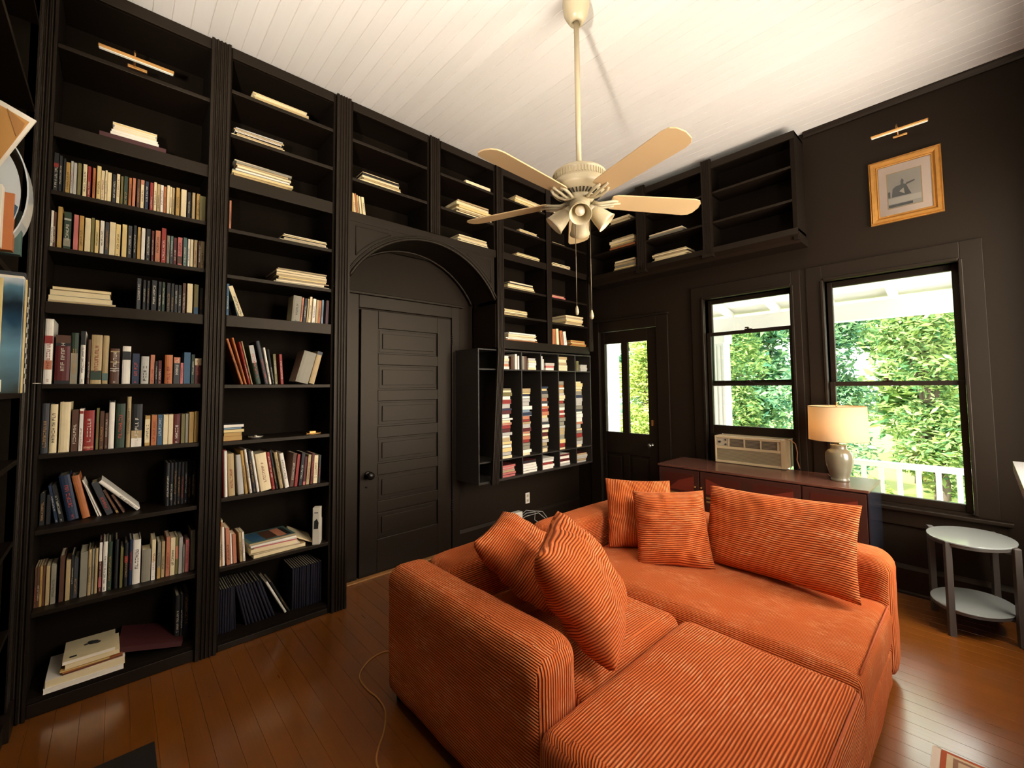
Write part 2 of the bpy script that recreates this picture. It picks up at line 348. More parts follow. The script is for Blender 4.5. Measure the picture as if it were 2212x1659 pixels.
# ------------------------------------------------------------------ door_2: half glazed door to the porch
d2 = thing('door_2', None, None, (.34, D, 0), kind='structure')
y0, y1 = D+.012, D+.05
mb = MB().box(-.015, .035, y0, y1, .01, 2.085).box(.575, .695, y0, y1, .01, 2.085).box(.035, .575, y0, y1, 1.95, 2.085).box(.035, .575, y0, y1, .72, .955)
mb.box(.255, .335, y0, y1, .955, 1.95).box(.035, .575, y0, y1, .01, .17).box(.255, .335, y0, y1, .17, .72)
mb.box(.035, .255, y0+.012, y1-.008, .17, .72).box(.335, .575, y0+.012, y1-.008, .17, .72)
leaf = mb.build('door_leaf', M_BLACK, d2, bevel=.004)
MB().box(.031, .259, y0+.018, y0+.022, .951, 1.954).build('pane', M_GLASS, leaf)
MB().box(.331, .579, y0+.018, y0+.022, .951, 1.954).build('pane', M_GLASS, leaf)
mb = MB().box(.06, .23, y0+.002, y0+.014, .2, .69).box(.36, .55, y0+.002, y0+.014, .2, .69); mb.build('door_panel', M_BLACK, d2, bevel=.005)
MB().box(.70, .83, D-.022, D, .0, 2.20).box(-.16, -.02, D-.022, D, .0, 2.20).box(-.02, .70, D-.022, D, 2.09, 2.20).box(-.16, .84, D-.036, D, 2.20, 2.222).build('door_frame', M_BLACK, d2, bevel=.004)
MB().lathe([(0, 0), (.026, 0), (.026, .003), (.009, .008), (.009, .03), (.025, .04), (.028, .05), (.022, .064), (0, .068)], seg=24, mtx=Matrix.Translation((.60, y0, .845)) @ Matrix.Rotation(R(90), 4, 'X')).build('door_knob', mat('worn_nickel', '#8b8880', .3, 1), d2)
B(.612, .635, D-.004, y0, 1.05, 1.11).build('deadbolt', M_BRASS, d2, bevel=.002)

# ------------------------------------------------------------------ built-in bookcases
def fluted(y0, y1, x0, xf, z0, z1, n=4, name='pilaster', parent=None, slant=None, axis='Z'):
    """fluted board: width along Y, front at x=xf"""
    wd = (y1-y0); pr = [(x0, y0), (xf, y0)]; m_ = .12*wd; p = (wd-2*m_)/n
    for i in range(n):
        c = y0+m_+p*(i+.5)
        for k in range(7):
            a = math.pi*k/6; pr.append((xf-.0075*math.sin(a), c-math.cos(a)*p*.36))
    pr += [(xf, y1), (x0, y1)]
    mb = MB().prism(pr, 'Z', z0, z1)
    if slant:
        for i, q in enumerate(mb.v):
            t = (z1-q[2])/(z1-z0); mb.v[i] = (q[0]+slant[0]*t, q[1]+slant[1]*t, q[2])
    return mb.build(name, M_BLACK, parent)
SD = -.335     # back of the cases
def shelf(parent, y0, y1, top, th, x1=-.006, name='shelf', lip=0):
    mb = MB().box(SD+.012, x1, y0, y1, top-th, top)
    return mb.build(name, M_BLACK, parent, bevel=.002)
def case(name, label, ya, yb, z0, z1, shelves, bands, plinth=True, pil=None, cat='bookcase', fascia=.065, grp=None):
    root = thing(name, label, cat, (-.17, (ya+yb)/2, z0), grp)
    t = .018
    B(SD, SD+.012, ya-t*.45, yb+t*.8, z0, z1).build('back_panel', M_CASE_SHADE, root)
    B(SD+.012, -.004, ya-t*.45, ya, z0, z1).build('side_panel', M_CASE_SHADE, root, bevel=.0015)
    B(SD+.012, -.004, yb, yb+t*.8, z0, z1).build('side_panel', M_CASE_SHADE, root, bevel=.0015)
    for z in shelves: shelf(root, ya, yb, z, .022)
    for top, bot in bands:
        shelf(root, ya, yb, top, .022, x1=-.02)
        B(-.02, 0, ya, yb, bot, top).build('shelf_rail', M_BLACK, root, bevel=.002)
    if fascia: B(-.02, 0, ya, yb, z1-fascia, z1).build('fascia', M_BLACK, root, bevel=.002)
    B(SD+.012, -.02, ya, yb, z1-fascia-.002, z1-.001).build('top_panel', M_CASE_SHADE, root) if fascia else None
    if plinth:
        B(SD+.012, -.012, ya, yb, plinth-.02, plinth).build('bottom_shelf', M_CASE_SHADE, root, bevel=.002)
        B(-.03, -.006, ya, yb, 0.001, plinth-.02).build('plinth', M_BLACK, root, bevel=.003)
    for p in pil or []: fluted(*p, parent=root)
    return root
b1 = case('bookcase', 'tall black built-in bookcase at the far left, paperbacks on its upper shelves', -.255, .357, 0.001, H-.012,
          [3.165, 2.435, 2.16, 1.505, 1.178, .832, .464], [(2.765, 2.695), (1.895, 1.84)], .082,
          [(-.325, -.255, -.004, .012, 0.001, H-.012, 3), (.357, .452, -.004, .016, 0.001, H-.012)])
b2 = case('bookcase', 'tall black built-in bookcase just left of the arched doorway', 0.462, 1.062, 0.001, H-.012,
          [3.272, 3.00, 2.423, 2.147, 1.50, 1.17, .85, .46], [(2.75, 2.67), (1.905, 1.838)], .055,
          [(1.08, 1.178, -.004, .016, 0.001, H-.012)])
# cases over the arch, one thing with the arched front below them
b3 = thing('overdoor_bookcase', 'black built-in bookcase of two bays above the arched doorway', 'bookcase', (-.17, 1.85, 2.6))
B(SD, SD+.012, 1.18, 2.532, 2.60, H-.012).build('back_panel', M_CASE_SHADE, b3)
for ya, yb in ((1.182, 1.828), (1.922, 2.53)):
    B(SD+.012, -.004, ya-.0, ya+.016, 2.70, H-.012).build('side_panel', M_CASE_SHADE, b3)
    B(SD+.012, -.004, yb-.016, yb, 2.70, H-.012).build('side_panel', M_CASE_SHADE, b3)
    for z in (3.26, 2.975): shelf(b3, ya+.016, yb-.016, z, .022)
    B(-.02, 0, ya+.016, yb-.016, H-.075, H-.012).build('fascia', M_BLACK, b3, bevel=.002)
B(SD+.012, -.02, 1.182, 2.53, H-.03, H-.012).build('top_panel', M_CASE_SHADE, b3)
B(SD+.012, -.02, 1.182, 2.53, 2.69, 2.715).build('bottom_shelf', M_CASE_SHADE, b3)
B(-.02, .004, 1.18, 2.532, 2.655, 2.722).build('shelf_rail', M_BLACK, b3, bevel=.002)
fluted(1.832, 1.918, -.004, .014, 2.722, H-.012, parent=b3)
AC, AZ, AR = 1.848, 1.879, .766
def arc(r_, a0, a1, n, x=None):
    return [(AC+r_*math.sin(a0+(a1-a0)*k/n), AZ+r_*math.cos(a0+(a1-a0)*k/n)) for k in range(n+1)]
am = math.asin(.665/AR)
ar = thing('arched_doorway', 'black arched surround with sunken spandrel panels in front of the closed door', 'arch', (0, 1.85, 0))
pts = arc(AR, -am, am, 40)
mb = MB()
for i in range(40):
    (ya, za), (yb, zb) = pts[i], pts[i+1]
    mb.prism([(ya, za), (yb, zb), (yb, 2.655), (ya, 2.655)], 'X', -.03, 0)
mb.build('arch_panel', M_BLACK, ar)
mb = MB()                                                        # soffit
inn = arc(AR, -am, am, 48); out_ = arc(AR+.012, -am, am, 48)
for i in range(48): mb.prism([inn[i], inn[i+1], out_[i+1], out_[i]], 'X', XW+.002, -.03, smooth=False)
mb.build('arch_soffit', M_BLACK, ar)
mb = MB()
for r_, rr, x in ((AR+.002, .011, .004), (AR+.03, .006, .002)):
    mb.tube([(x, y, z) for y, z in arc(r_, -am, am, 60)], rr, 10)
mb.tube([(XW+.03, y, z) for y, z in arc(AR-.01, -am, am, 60)], .012, 8)
mb.build('arch_moulding', M_BLACK, ar)
for s in (-1, 1):
    a_ = arc(AR+.055, -.86, -.45, 14)
    path = [(y, z) for y, z in a_]
    poly = [(AC-s*(AC-y)*1.0, z) for y, z in path] if s == 1 else [(2*AC-y, z) for y, z in path]
    if s == 1: poly = path
    yo, zo = poly[0]; yt, zt = poly[-1]
    loop = poly+[(yt+( -0.0), 2.625), (yo, 2.625), poly[0]]
    MB().tube([(.0015, y, z) for y, z in loop], .0045, 6).build('spandrel_moulding', M_BLACK, ar)
B(XW+.03, -.004, 1.178, 1.184, .001, 2.23).build('jamb_panel', M_BLACK, ar)
B(SD+.002, -.004, 2.526, 2.532, 1.83, 2.23).build('jamb_panel', M_BLACK, ar)
# cases right of the arch
b4 = thing('bookcase', 'black built-in bookcase of two bays above the magazine rack, beside the corner', 'bookcase', (-.17, 3.25, 1.82))
B(SD, SD+.012, 2.533, 3.955, 1.83, H-.012).build('back_panel', M_CASE_SHADE, b4)
for ya, yb, zs in ((2.617, 3.215, (3.26, 2.98, 2.405, 2.145)), (3.283, 3.885, (3.30, 2.98, 2.395, 2.135))):
    B(SD+.012, -.004, ya-.018, ya, 1.83, H-.012).build('side_panel', M_CASE_SHADE, b4)
    B(SD+.012, -.004, yb, yb+.018, 1.83, H-.012).build('side_panel', M_CASE_SHADE, b4)
    for z in zs: shelf(b4, ya, yb, z, .02)
    shelf(b4, ya, yb, 2.73, .02, x1=-.02); B(-.02, 0, ya, yb, 2.665, 2.73).build('shelf_rail', M_BLACK, b4, bevel=.002)
    shelf(b4, ya, yb, 1.905, .02, x1=-.02)
    B(-.02, 0, ya, yb, H-.075, H-.012).build('fascia', M_BLACK, b4, bevel=.002)
B(SD+.012, -.02, 2.60, 3.90, H-.03, H-.012).build('top_panel', M_CASE_SHADE, b4)
MB().box(-.02, .006, 2.60, 3.90, 1.825, 1.905).build('shelf_rail', M_BLACK, b4, bevel=.002)
B(-.02, .008, 3.215, 3.283, 1.905, H-.012).build('stile', M_BLACK, b4, bevel=.002)
fluted(3.888, 3.958, -.004, .016, 1.86, H-.012, 3, parent=b4)
p4 = fluted(2.533, 2.615, -.004, .018, 1.825, H-.012, parent=b4)
fluted(2.533, 2.612, .004, .024, .615, 1.825, parent=b4, slant=(.02, -.10))
# magazine rack under them
M_RACK = mat('grey_black_rack_paint', '#332e28', .35)
MY = [2.325, 2.592, 2.850, 3.117, 3.378, 3.652, 3.918]
mr = thing('magazine_rack', 'black wall-hung magazine rack with tall stacks, between the arch and the corner', 'shelf unit', (-.17, 3.1, .63))
B(SD-.02, SD-.01, MY[0], MY[-1], .64, 1.81).build('back_panel', M_CASE_SHADE, mr)
for k, y in enumerate(MY):
    B(SD-.01, -.002 if k else .0, y-.006, y+.006, .645, 1.80).build('side_panel' if k in (0, 6) else 'divider', M_RACK, mr, bevel=.001)
for k in range(6):
    a, b = MY[k]+.006, MY[k+1]-.006
    for z in (1.635, .815): B(SD-.01, -.004, a, b, z-.012, z).build('shelf', M_RACK, mr, bevel=.001)
B(SD-.02, 0, MY[0]-.006, MY[-1]+.006, 1.80, 1.812).build('top_panel', M_RACK, mr, bevel=.001)
B(SD-.02, 0, MY[0]-.006, MY[-1]+.006, .625, .645).build('bottom_panel', M_RACK, mr, bevel=.001)
# wall-hung bookcase over the windows
YF = 3.88
wc = thing('wall_bookcase', 'black wall-hung bookcase of three bays high on the window wall', 'bookcase', (1.1, 4.0, 2.6))
B(.03, 2.05, D-.02, D-.001, 2.60, 3.47).build('back_panel', M_CASE_SHADE, wc)
for a, b in ((.06, .648), (.742, 1.318), (1.402, 2.018)):
    for z in (3.20, 2.93): B(a, b, YF+.006, D-.02, z-.02, z).build('shelf', M_BLACK, wc, bevel=.0015)
B(.03, 2.05, YF+.005, D-.02, 2.665, 2.69).build('bottom_shelf', M_CASE_SHADE, wc, bevel=.002)
B(.03, 2.05, YF-.012, YF+.005, 2.64, 2.69).build('shelf_rail', M_BLACK, wc, bevel=.002)
mb = MB().prism([(D-.001, 2.60), (D-.001, 2.64), (YF-.012, 2.64), (YF+.03, 2.61), (YF+.05, 2.585), (D-.001, 2.585)], 'X', .03, 2.055)
mb.build('cornice', M_BLACK, wc)
B(.03, 2.05, YF, D-.02, 3.45, 3.47).build('top_panel', M_CASE_SHADE, wc)
B(.03, 2.05, YF-.006, YF+.012, 3.41, 3.47).build('fascia', M_BLACK, wc)
for x in (.695, 1.36): B(x-.02, x+.02, YF+.01, D-.02, 2.69, 3.45).build('divider', M_CASE_SHADE, wc)
def flutedX(x0, x1, parent):
    m0 = fl_pts = []
    wd = x1-x0; m_ = .12*wd; p = (wd-2*m_)/4; pr = [(x0, YF+.01), (x0, YF-.016)]
    for i in range(4):
        c = x0+m_+p*(i+.5)
        for k in range(7):
            a = math.pi*k/6; pr.append((c-math.cos(a)*p*.36, YF-.016+.0075*math.sin(a)))
    pr += [(x1, YF-.016), (x1, YF+.01)]
    mb = MB().prism(pr, 'Z', 2.64, 3.50); mb.box(x0-.006, x1+.006, YF-.03, YF+.06, 2.61, 2.64)
    return mb.build('pilaster', M_BLACK, parent)
flutedX(.648, .742, wc); flutedX(1.318, 1.402, wc)
B(2.018, 2.05, YF-.004, D-.02, 2.60, 3.47).build('side_panel', M_CASE_SHADE, wc, bevel=.002)
B(.03, .06, YF-.002, D-.02, 2.69, 3.45).build('side_panel', M_CASE_SHADE, wc, bevel=.002)
# bookcase on the near wall, seen edge-on at the left of the picture
b5 = thing('near_bookcase', 'black built-in bookcase seen edge-on at the left edge of the picture', 'bookcase', (.9, -.45, 0))
for z in (.082, .464, .832, 1.178, 1.465, 1.93, 2.75, 3.16): B(.12, 1.9, -.60, -.305, z-.022, z).build('shelf', M_BLACK, b5)
B(.12, 1.9, -.612, -.60, .001, H-.012).build('back_panel', M_CASE_SHADE, b5)
B(.10, .12, -.612, -.305, .001, H-.012).build('side_panel', M_CASE_SHADE, b5)
B(1.9, 1.92, -.612, -.305, .001, H-.012).build('side_panel', M_CASE_SHADE, b5)
B(.12, 1.9, -.33, -.305, .001, .06).build('plinth', M_BLACK, b5)
mb = MB()
pr = [(.018, -.33), (.018, -.30)]
for i in range(3):
    c = .03+.028*(i+.5)
    for k in range(7):
        a = math.pi*k/6; pr.append((c-math.cos(a)*.010, -.30-.007*math.sin(a)))
pr += [(.12, -.30), (.12, -.33)]
mb.prism(pr, 'Z', .12, H-.012); mb.box(.018, .13, -.33, -.288, .001, .12)
mb.build('pilaster', M_BLACK, b5)
# measured rows of books: x0 thickness height colour lean (metres)
ROWS={
'A1':(2.435,-0.045,'-0.258 0.018 0.2 k;-0.234 0.011 0.19 k;-0.219 0.007 0.18 k;-0.211 0.015 0.165 g;-0.194 0.009 0.175 i;-0.184 0.011 0.17 i;-0.17 0.013 0.175 v;-0.151 0.014 0.175 e;-0.134 0.011 0.17 r;-0.116 0.01 0.17 o;-0.101 0.015 0.185 y;-0.085 0.013 0.165 e;-0.07 0.008 0.17 e;-0.061 0.015 0.165 e;-0.042 0.014 0.16 k;-0.026 0.012 0.165 e;-0.01 0.009 0.16 v;0.002 0.016 0.165 f;0.021 0.011 0.16 o;0.036 0.012 0.165 s;0.054 0.012 0.165 h;0.069 0.014 0.167 e;0.087 0.014 0.163 n;0.107 0.013 0.163 r;0.123 0.012 0.17 e;0.137 0.013 0.165 t;0.152 0.012 0.165 w;0.166 0.01 0.16 o;0.179 0.012 0.17 e;0.192 0.008 0.165 e;0.202 0.01 0.163 t;0.219 0.016 0.17 g;0.242 0.024 0.17 e;0.271 0.014 0.16 k;0.292 0.014 0.165 t;0.313 0.016 0.165 g;0.333 0.029 0.155 v'),
'A2':(2.16,-0.045,'-0.259 0.009 0.185 w;-0.247 0.012 0.18 h;-0.231 0.016 0.21 g;-0.209 0.025 0.19 f;-0.176 0.017 0.185 p;-0.156 0.016 0.185 g;-0.136 0.021 0.178 e;-0.113 0.011 0.185 v;-0.099 0.014 0.178 y;-0.081 0.015 0.18 w;-0.062 0.015 0.176 c;-0.046 0.023 0.18 e;-0.022 0.018 0.175 y;0.002 0.019 0.18 y;0.025 0.016 0.178 c;0.047 0.012 0.185 k;0.063 0.012 0.18 g;0.079 0.015 0.18 w;0.099 0.017 0.18 k;0.121 0.01 0.175 d;0.136 0.021 0.18 s;0.162 0.02 0.2 r;0.186 0.012 0.165 a;0.201 0.012 0.165 j;0.215 0.014 0.16 d;0.233 0.02 0.165 p;0.258 0.017 0.17 j;0.279 0.01 0.165 w;0.29 0.012 0.165 e;0.306 0.015 0.165 t;0.326 0.016 0.165 h;0.344 0.018 0.165 t'),
'A3':(1.895,-0.045,'0.068 0.017 0.17 c;0.093 0.012 0.165 k;0.11 0.01 0.165 k;0.128 0.022 0.17 k;0.156 0.013 0.165 k;0.172 0.012 0.165 f;0.192 0.016 0.165 k;0.211 0.013 0.165 k;0.226 0.014 0.16 k;0.242 0.014 0.16 k;0.261 0.014 0.175 h;0.281 0.025 0.175 e;0.313 0.02 0.175 v;0.341 0.015 0.16 k'),
'A4':(1.505,-0.03,'-0.256 0.027 0.31 w;-0.217 0.05 0.235 d;-0.165 0.025 0.25 f;-0.132 0.017 0.26 w;-0.106 0.01 0.22 h;-0.094 0.039 0.245 t;-0.052 0.021 0.245 t;-0.024 0.035 0.18 h;0.022 0.032 0.195 w;0.06 0.029 0.158 n;0.096 0.031 0.145 i;0.133 0.018 0.155 s;0.153 0.01 0.12 k;0.165 0.015 0.125 d;0.194 0.032 0.157 o;0.231 0.028 0.145 c;0.26 0.013 0.115 p;0.275 0.03 0.175 b;0.309 0.016 0.165 f;0.329 0.03 0.145 d'),
'A5':(1.178,-0.04,'-0.252 0.024 0.235 c;-0.224 0.024 0.23 e;-0.193 0.036 0.24 e;-0.152 0.023 0.2 h;-0.126 0.014 0.205 w;-0.109 0.036 0.195 r;-0.066 0.01 0.205 v;-0.053 0.016 0.19 h;-0.034 0.012 0.18 h;-0.02 0.021 0.24 w;0.007 0.034 0.225 f;0.047 0.016 0.26 t;0.066 0.042 0.22 k;0.12 0.021 0.158 g;0.146 0.023 0.16 o;0.171 0.022 0.16 b;0.195 0.021 0.16 e;0.217 0.02 0.16 e;0.238 0.031 0.16 d;0.272 0.017 0.16 v;0.292 0.013 0.16 a;0.307 0.021 0.168 g;0.331 0.02 0.17 g'),
'A6':(0.832,-0.11,'-0.25 0.017 0.15 k;-0.228 0.014 0.14 k;-0.197 0.011 0.185 n -9;-0.183 0.016 0.185 k -10;-0.154 0.038 0.225 n -10;-0.103 0.027 0.22 o -12;-0.049 0.006 0.2 w -18;-0.039 0.005 0.18 w -20;-0.015 0.025 0.18 c -20;0.023 0.01 0.14 h -24;0.047 0.009 0.11 h -26;0.102 0.017 0.23 w -42;0.22 0.016 0.235 k;0.237 0.015 0.235 k;0.253 0.015 0.235 k;0.27 0.014 0.233 k;0.285 0.015 0.233 k;0.301 0.015 0.233 k;0.318 0.014 0.233 k;0.334 0.015 0.233 k;0.35 0.012 0.233 k'),
'A7':(0.464,-0.07,'-0.252 0.008 0.185 h;-0.244 0.009 0.185 h;-0.235 0.008 0.185 g;-0.226 0.008 0.185 h;-0.216 0.013 0.18 t;-0.2 0.017 0.18 a;-0.172 0.016 0.215 h;-0.151 0.016 0.19 t;-0.133 0.009 0.21 k;-0.124 0.015 0.19 c;-0.103 0.026 0.215 a;-0.075 0.012 0.22 t;-0.062 0.009 0.22 a;-0.051 0.011 0.22 t;-0.036 0.011 0.245 d;-0.022 0.016 0.245 w;-0.003 0.015 0.24 f;0.022 0.014 0.245 k;0.043 0.011 0.2 v;0.059 0.014 0.22 k;0.077 0.015 0.23 n;0.092 0.03 0.225 w;0.128 0.036 0.165 a;0.167 0.016 0.21 e;0.191 0.014 0.19 a;0.208 0.014 0.19 t;0.227 0.017 0.21 s;0.245 0.021 0.2 e;0.268 0.012 0.2 v;0.282 0.016 0.195 i;0.3 0.009 0.15 a;0.311 0.017 0.175 p;0.334 0.021 0.22 a'),
'A8':(0.085,-0.1,'0.278 0.02 0.25 k;0.3 0.012 0.25 k;0.315 0.024 0.25 k'),
'B4':(2.423,-0.04,'0.47 0.011 0.18 s'),
'B6':(1.905,-0.03,'0.459 0.013 0.19 b;0.522 0.01 0.185 f -13;0.533 0.024 0.185 e -19;0.873 0.051 0.17 a 4;0.887 0.011 0.165 s 4;0.907 0.017 0.16 k 4;0.92 0.009 0.16 t 4;0.936 0.015 0.175 e 4;0.965 0.019 0.165 w 3;0.983 0.016 0.16 t 3;1.001 0.016 0.16 o 3;1.018 0.012 0.165 l 2;1.053 0.02 0.165 m 2'),
'B7':(1.5,-0.03,'0.551 0.012 0.28 o -17;0.57 0.01 0.285 o -15;0.591 0.01 0.26 r -13;0.604 0.008 0.265 t -13;0.632 0.025 0.24 f -11;0.678 0.02 0.27 c -12;0.703 0.012 0.23 w -10;0.72 0.011 0.22 k -9;0.735 0.016 0.19 v -5;0.766 0.016 0.19 r -4;0.929 0.079 0.21 a 15;0.967 0.033 0.22 t 14'),
'B9':(0.85,-0.03,'0.453 0.017 0.27 r -2;0.481 0.015 0.265 w -2;0.503 0.031 0.245 t -3;0.55 0.029 0.235 i -4;0.585 0.014 0.26 g -7;0.61 0.012 0.265 w -8;0.625 0.017 0.255 k -8;0.647 0.013 0.25 w -9;0.668 0.057 0.23 e -9;0.73 0.016 0.235 r -9;0.75 0.013 0.245 k -10;0.774 0.018 0.23 t -10;0.803 0.022 0.22 w -10;0.852 0.022 0.21 h 5;0.872 0.017 0.2 r 5;0.902 0.021 0.21 k 5;0.921 0.015 0.18 d 4;0.945 0.019 0.19 t 4;0.965 0.015 0.2 d 3;0.997 0.026 0.18 e 2;1.014 0.014 0.18 k 2'),
'B10':(0.46,-0.03,'0.452 0.01 0.26 e;0.464 0.009 0.25 o -2;0.478 0.014 0.22 w -2;0.501 0.019 0.21 s -3;0.522 0.008 0.175 w -3;0.533 0.018 0.165 s -3;0.567 0.014 0.17 t -4;0.583 0.011 0.17 w -4'),
'B11':(0.055,-0.09,'0.469 0.012 0.25 N;0.483 0.01 0.25 N;0.494 0.011 0.25 N;0.506 0.011 0.25 N;0.519 0.011 0.25 N;0.531 0.011 0.25 N;0.543 0.012 0.25 N -1;0.557 0.008 0.25 N -2;0.614 0.011 0.255 N -13;0.63 0.012 0.255 N -14;0.648 0.013 0.255 N -15;0.667 0.013 0.255 N -16;0.685 0.013 0.255 N -16;0.704 0.011 0.255 N -17;0.724 0.012 0.255 N -18;0.743 0.013 0.255 N -18;0.762 0.013 0.255 N -19;0.828 0.013 0.25 w -27;0.85 0.011 0.24 k -27;0.871 0.012 0.26 N;0.885 0.012 0.26 N;0.899 0.012 0.26 N;0.913 0.011 0.26 N;0.927 0.011 0.26 N;0.94 0.012 0.26 N;0.955 0.012 0.26 N;0.968 0.012 0.26 N;0.982 0.012 0.26 N;0.996 0.012 0.26 N;1.01 0.013 0.26 N;1.026 0.013 0.26 N;1.042 0.014 0.26 N'),
'C3':(2.715,-0.03,'1.187 0.014 0.155 g -2;1.204 0.015 0.15 g -3;1.226 0.014 0.155 e -6;1.243 0.01 0.16 o -5;1.254 0.013 0.15 t -6;1.272 0.013 0.148 e -6;1.291 0.02 0.145 e -7'),
'F6':(1.905,-0.03,'3.306 0.023 0.17 t;3.335 0.046 0.165 o;3.392 0.037 0.17 e -3;3.459 0.041 0.155 o -8;3.52 0.042 0.15 w -9')}
FLATS=[['A0', 2.765, -0.02, -0.099, 0.168, 0.093, 1, 'm'],
['A3', 1.895, -0.02, -0.256, -0.011, 0.078, 4, 'teee'],
['B1', 3.272, -0.02, 0.572, 0.916, 0.048, 5, 'etyet'],
['B2', 3.0, -0.02, 0.466, 0.761, 0.061, 6, 'etweti'],
['B3', 2.75, -0.02, 0.471, 0.823, 0.11, 9, 'etyawetae'],
['B4', 2.423, -0.02, 0.743, 1.042, 0.044, 5, 'etkye'],
['B5', 2.147, -0.02, 0.714, 1.058, 0.097, 8, 'eetyteet'],
['C2', 2.975, -0.02, 1.261, 1.586, 0.076, 6, 'eyteke'],
['D1', 3.25, -0.02, 2.194, 2.499, 0.044, 2, 'ee'],
['D2', 2.98, -0.02, 2.114, 2.536, 0.119, 6, 'eteyet'],
['D3', 2.73, -0.02, 2.127, 2.467, 0.063, 5, 'eeyte'],
['E1', 3.26, -0.02, 2.797, 3.182, 0.074, 5, 'etyet'],
['E2', 2.98, -0.02, 2.849, 3.135, 0.036, 4, 'etye'],
['E3', 2.73, -0.02, 2.796, 3.151, 0.044, 4, 'eeyt'],
['E4', 2.405, -0.02, 2.696, 3.064, 0.072, 5, 'teyke'],
['E5', 2.145, -0.02, 2.64, 2.962, 0.06, 5, 'yteye'],
['E6', 1.905, -0.02, 2.672, 3.101, 0.082, 8, 'oeweteiw'],
['F1', 3.3, -0.02, 3.331, 3.419, 0.049, 4, 'tete'],
['F2', 2.98, -0.02, 3.324, 3.556, 0.012, 2, 'ee'],
['F3', 2.73, -0.02, 3.319, 3.635, 0.045, 4, 'etye'],
['F4', 2.395, -0.02, 3.312, 3.533, 0.038, 3, 'ptd'],
['F5', 2.135, -0.02, 3.519, 3.845, 0.103, 6, 'etyete'],
['F6', 1.905, -0.02, 3.606, 3.889, 0.067, 6, 'gogyog']]
CABFLATS=[['G1', 3.19, 3.9, 0.302, 0.554, 0.076, 4, 'tete'], ['G2', 2.925, 3.9, 0.295, 0.607, 0.123, 5, 'otyet'], ['G3', 2.69, 3.9, 0.336, 0.611, 0.108, 5, 'tyate'], ['H2', 2.925, 3.9, 0.759, 1.129, 0.055, 5, 'taate'], ['H3', 2.69, 3.9, 0.788, 1.17, 0.083, 6, 'tyetet']]
# ------------------------------------------------------------------ books
PAL = {'k': ('black', '#1b1a19'), 'c': ('charcoal', '#37383a'), 'w': ('white', '#f2e8d6'), 'e': ('cream', '#e8d4a6'), 't': ('tan', '#b39a6c'),
       'g': ('gold', '#b58f4a'), 'o': ('orange', '#b36a38'), 'r': ('red', '#932b22'), 'd': ('dark red', '#571613'), 'p': ('pink', '#bf6a63'),
       's': ('salmon', '#be7857'), 'n': ('navy', '#1c2a42'), 'b': ('blue', '#30556f'), 'l': ('pale blue', '#7f97a3'), 'f': ('dark green', '#2b3d2b'),
       'v': ('olive', '#6f6636'), 'y': ('yellow', '#e2c684'), 'm': ('burgundy', '#451c1c'), 'h': ('brown', '#553522'), 'a': ('grey', '#8c8572'),
       'i': ('pale grey', '#b9b5aa'), 'j': ('teal', '#4f6a63'), 'N': ('midnight purple', '#1d1a26')}
def bm_(k): return mat('book_cloth_'+PAL[k][0].replace(' ', '_'), PAL[k][1], .55, noise_amt=.12, noise_scale=20)
ORD = ['', 'first', 'second', 'third', 'fourth', 'fifth', 'sixth', 'seventh', 'eighth', 'ninth', 'tenth', 'eleventh', 'twelfth', 'thirteenth', 'fourteenth', 'fifteenth',
       'sixteenth', 'seventeenth', 'eighteenth', 'nineteenth', 'twentieth']
ORD += ['twenty-'+x for x in ORD[1:10]]+['thirtieth']+['thirty-'+x for x in ORD[1:10]]+['fortieth']
FARL, LDOOR = 'the far-left bookcase', 'the bookcase left of the arch'
WHERE = {'A0': ('second shelf down', FARL), 'A1': ('third shelf down', FARL), 'A2': ('fourth shelf down', FARL), 'A3': ('fifth shelf down', FARL), 'A4': ('sixth shelf down', FARL), 'A5': ('seventh shelf down', FARL),
         'A6': ('eighth shelf down', FARL), 'A7': ('ninth shelf down', FARL), 'A8': ('bottom shelf', FARL),
         'B1': ('top shelf', LDOOR), 'B2': ('second shelf down', LDOOR), 'B3': ('third shelf down', LDOOR), 'B4': ('fourth shelf down', LDOOR), 'B5': ('fifth shelf down', LDOOR),
         'B6': ('sixth shelf down', LDOOR), 'B7': ('seventh shelf down', LDOOR), 'B8': ('eighth shelf down', LDOOR), 'B9': ('ninth shelf down', LDOOR), 'B10': ('tenth shelf down', LDOOR), 'B11': ('bottom shelf', LDOOR),
         'C2': ('middle shelf', 'the left bay over the arch'), 'C3': ('bottom shelf', 'the left bay over the arch'),
         'D1': ('upper shelf', 'the right bay over the arch'), 'D2': ('middle shelf', 'the right bay over the arch'), 'D3': ('bottom shelf', 'the right bay over the arch')}
for i, n_ in enumerate(('top', 'second', 'third', 'fourth', 'fifth', 'bottom')):
    WHERE['E%d' % (i+1)] = (n_+' shelf', 'the bay right of the arch'); WHERE['F%d' % (i+1)] = (n_+' shelf', 'the bay nearest the corner')
for i, n_ in enumerate(('top', 'middle', 'bottom')):
    WHERE['G%d' % (i+1)] = (n_+' shelf', 'the left bay of high wall cabinet'); WHERE['H%d' % (i+1)] = (n_+' shelf', 'the middle bay of high wall cabinet')
rnd = random.Random(7)
LIGHT = set('wetgopsylia')
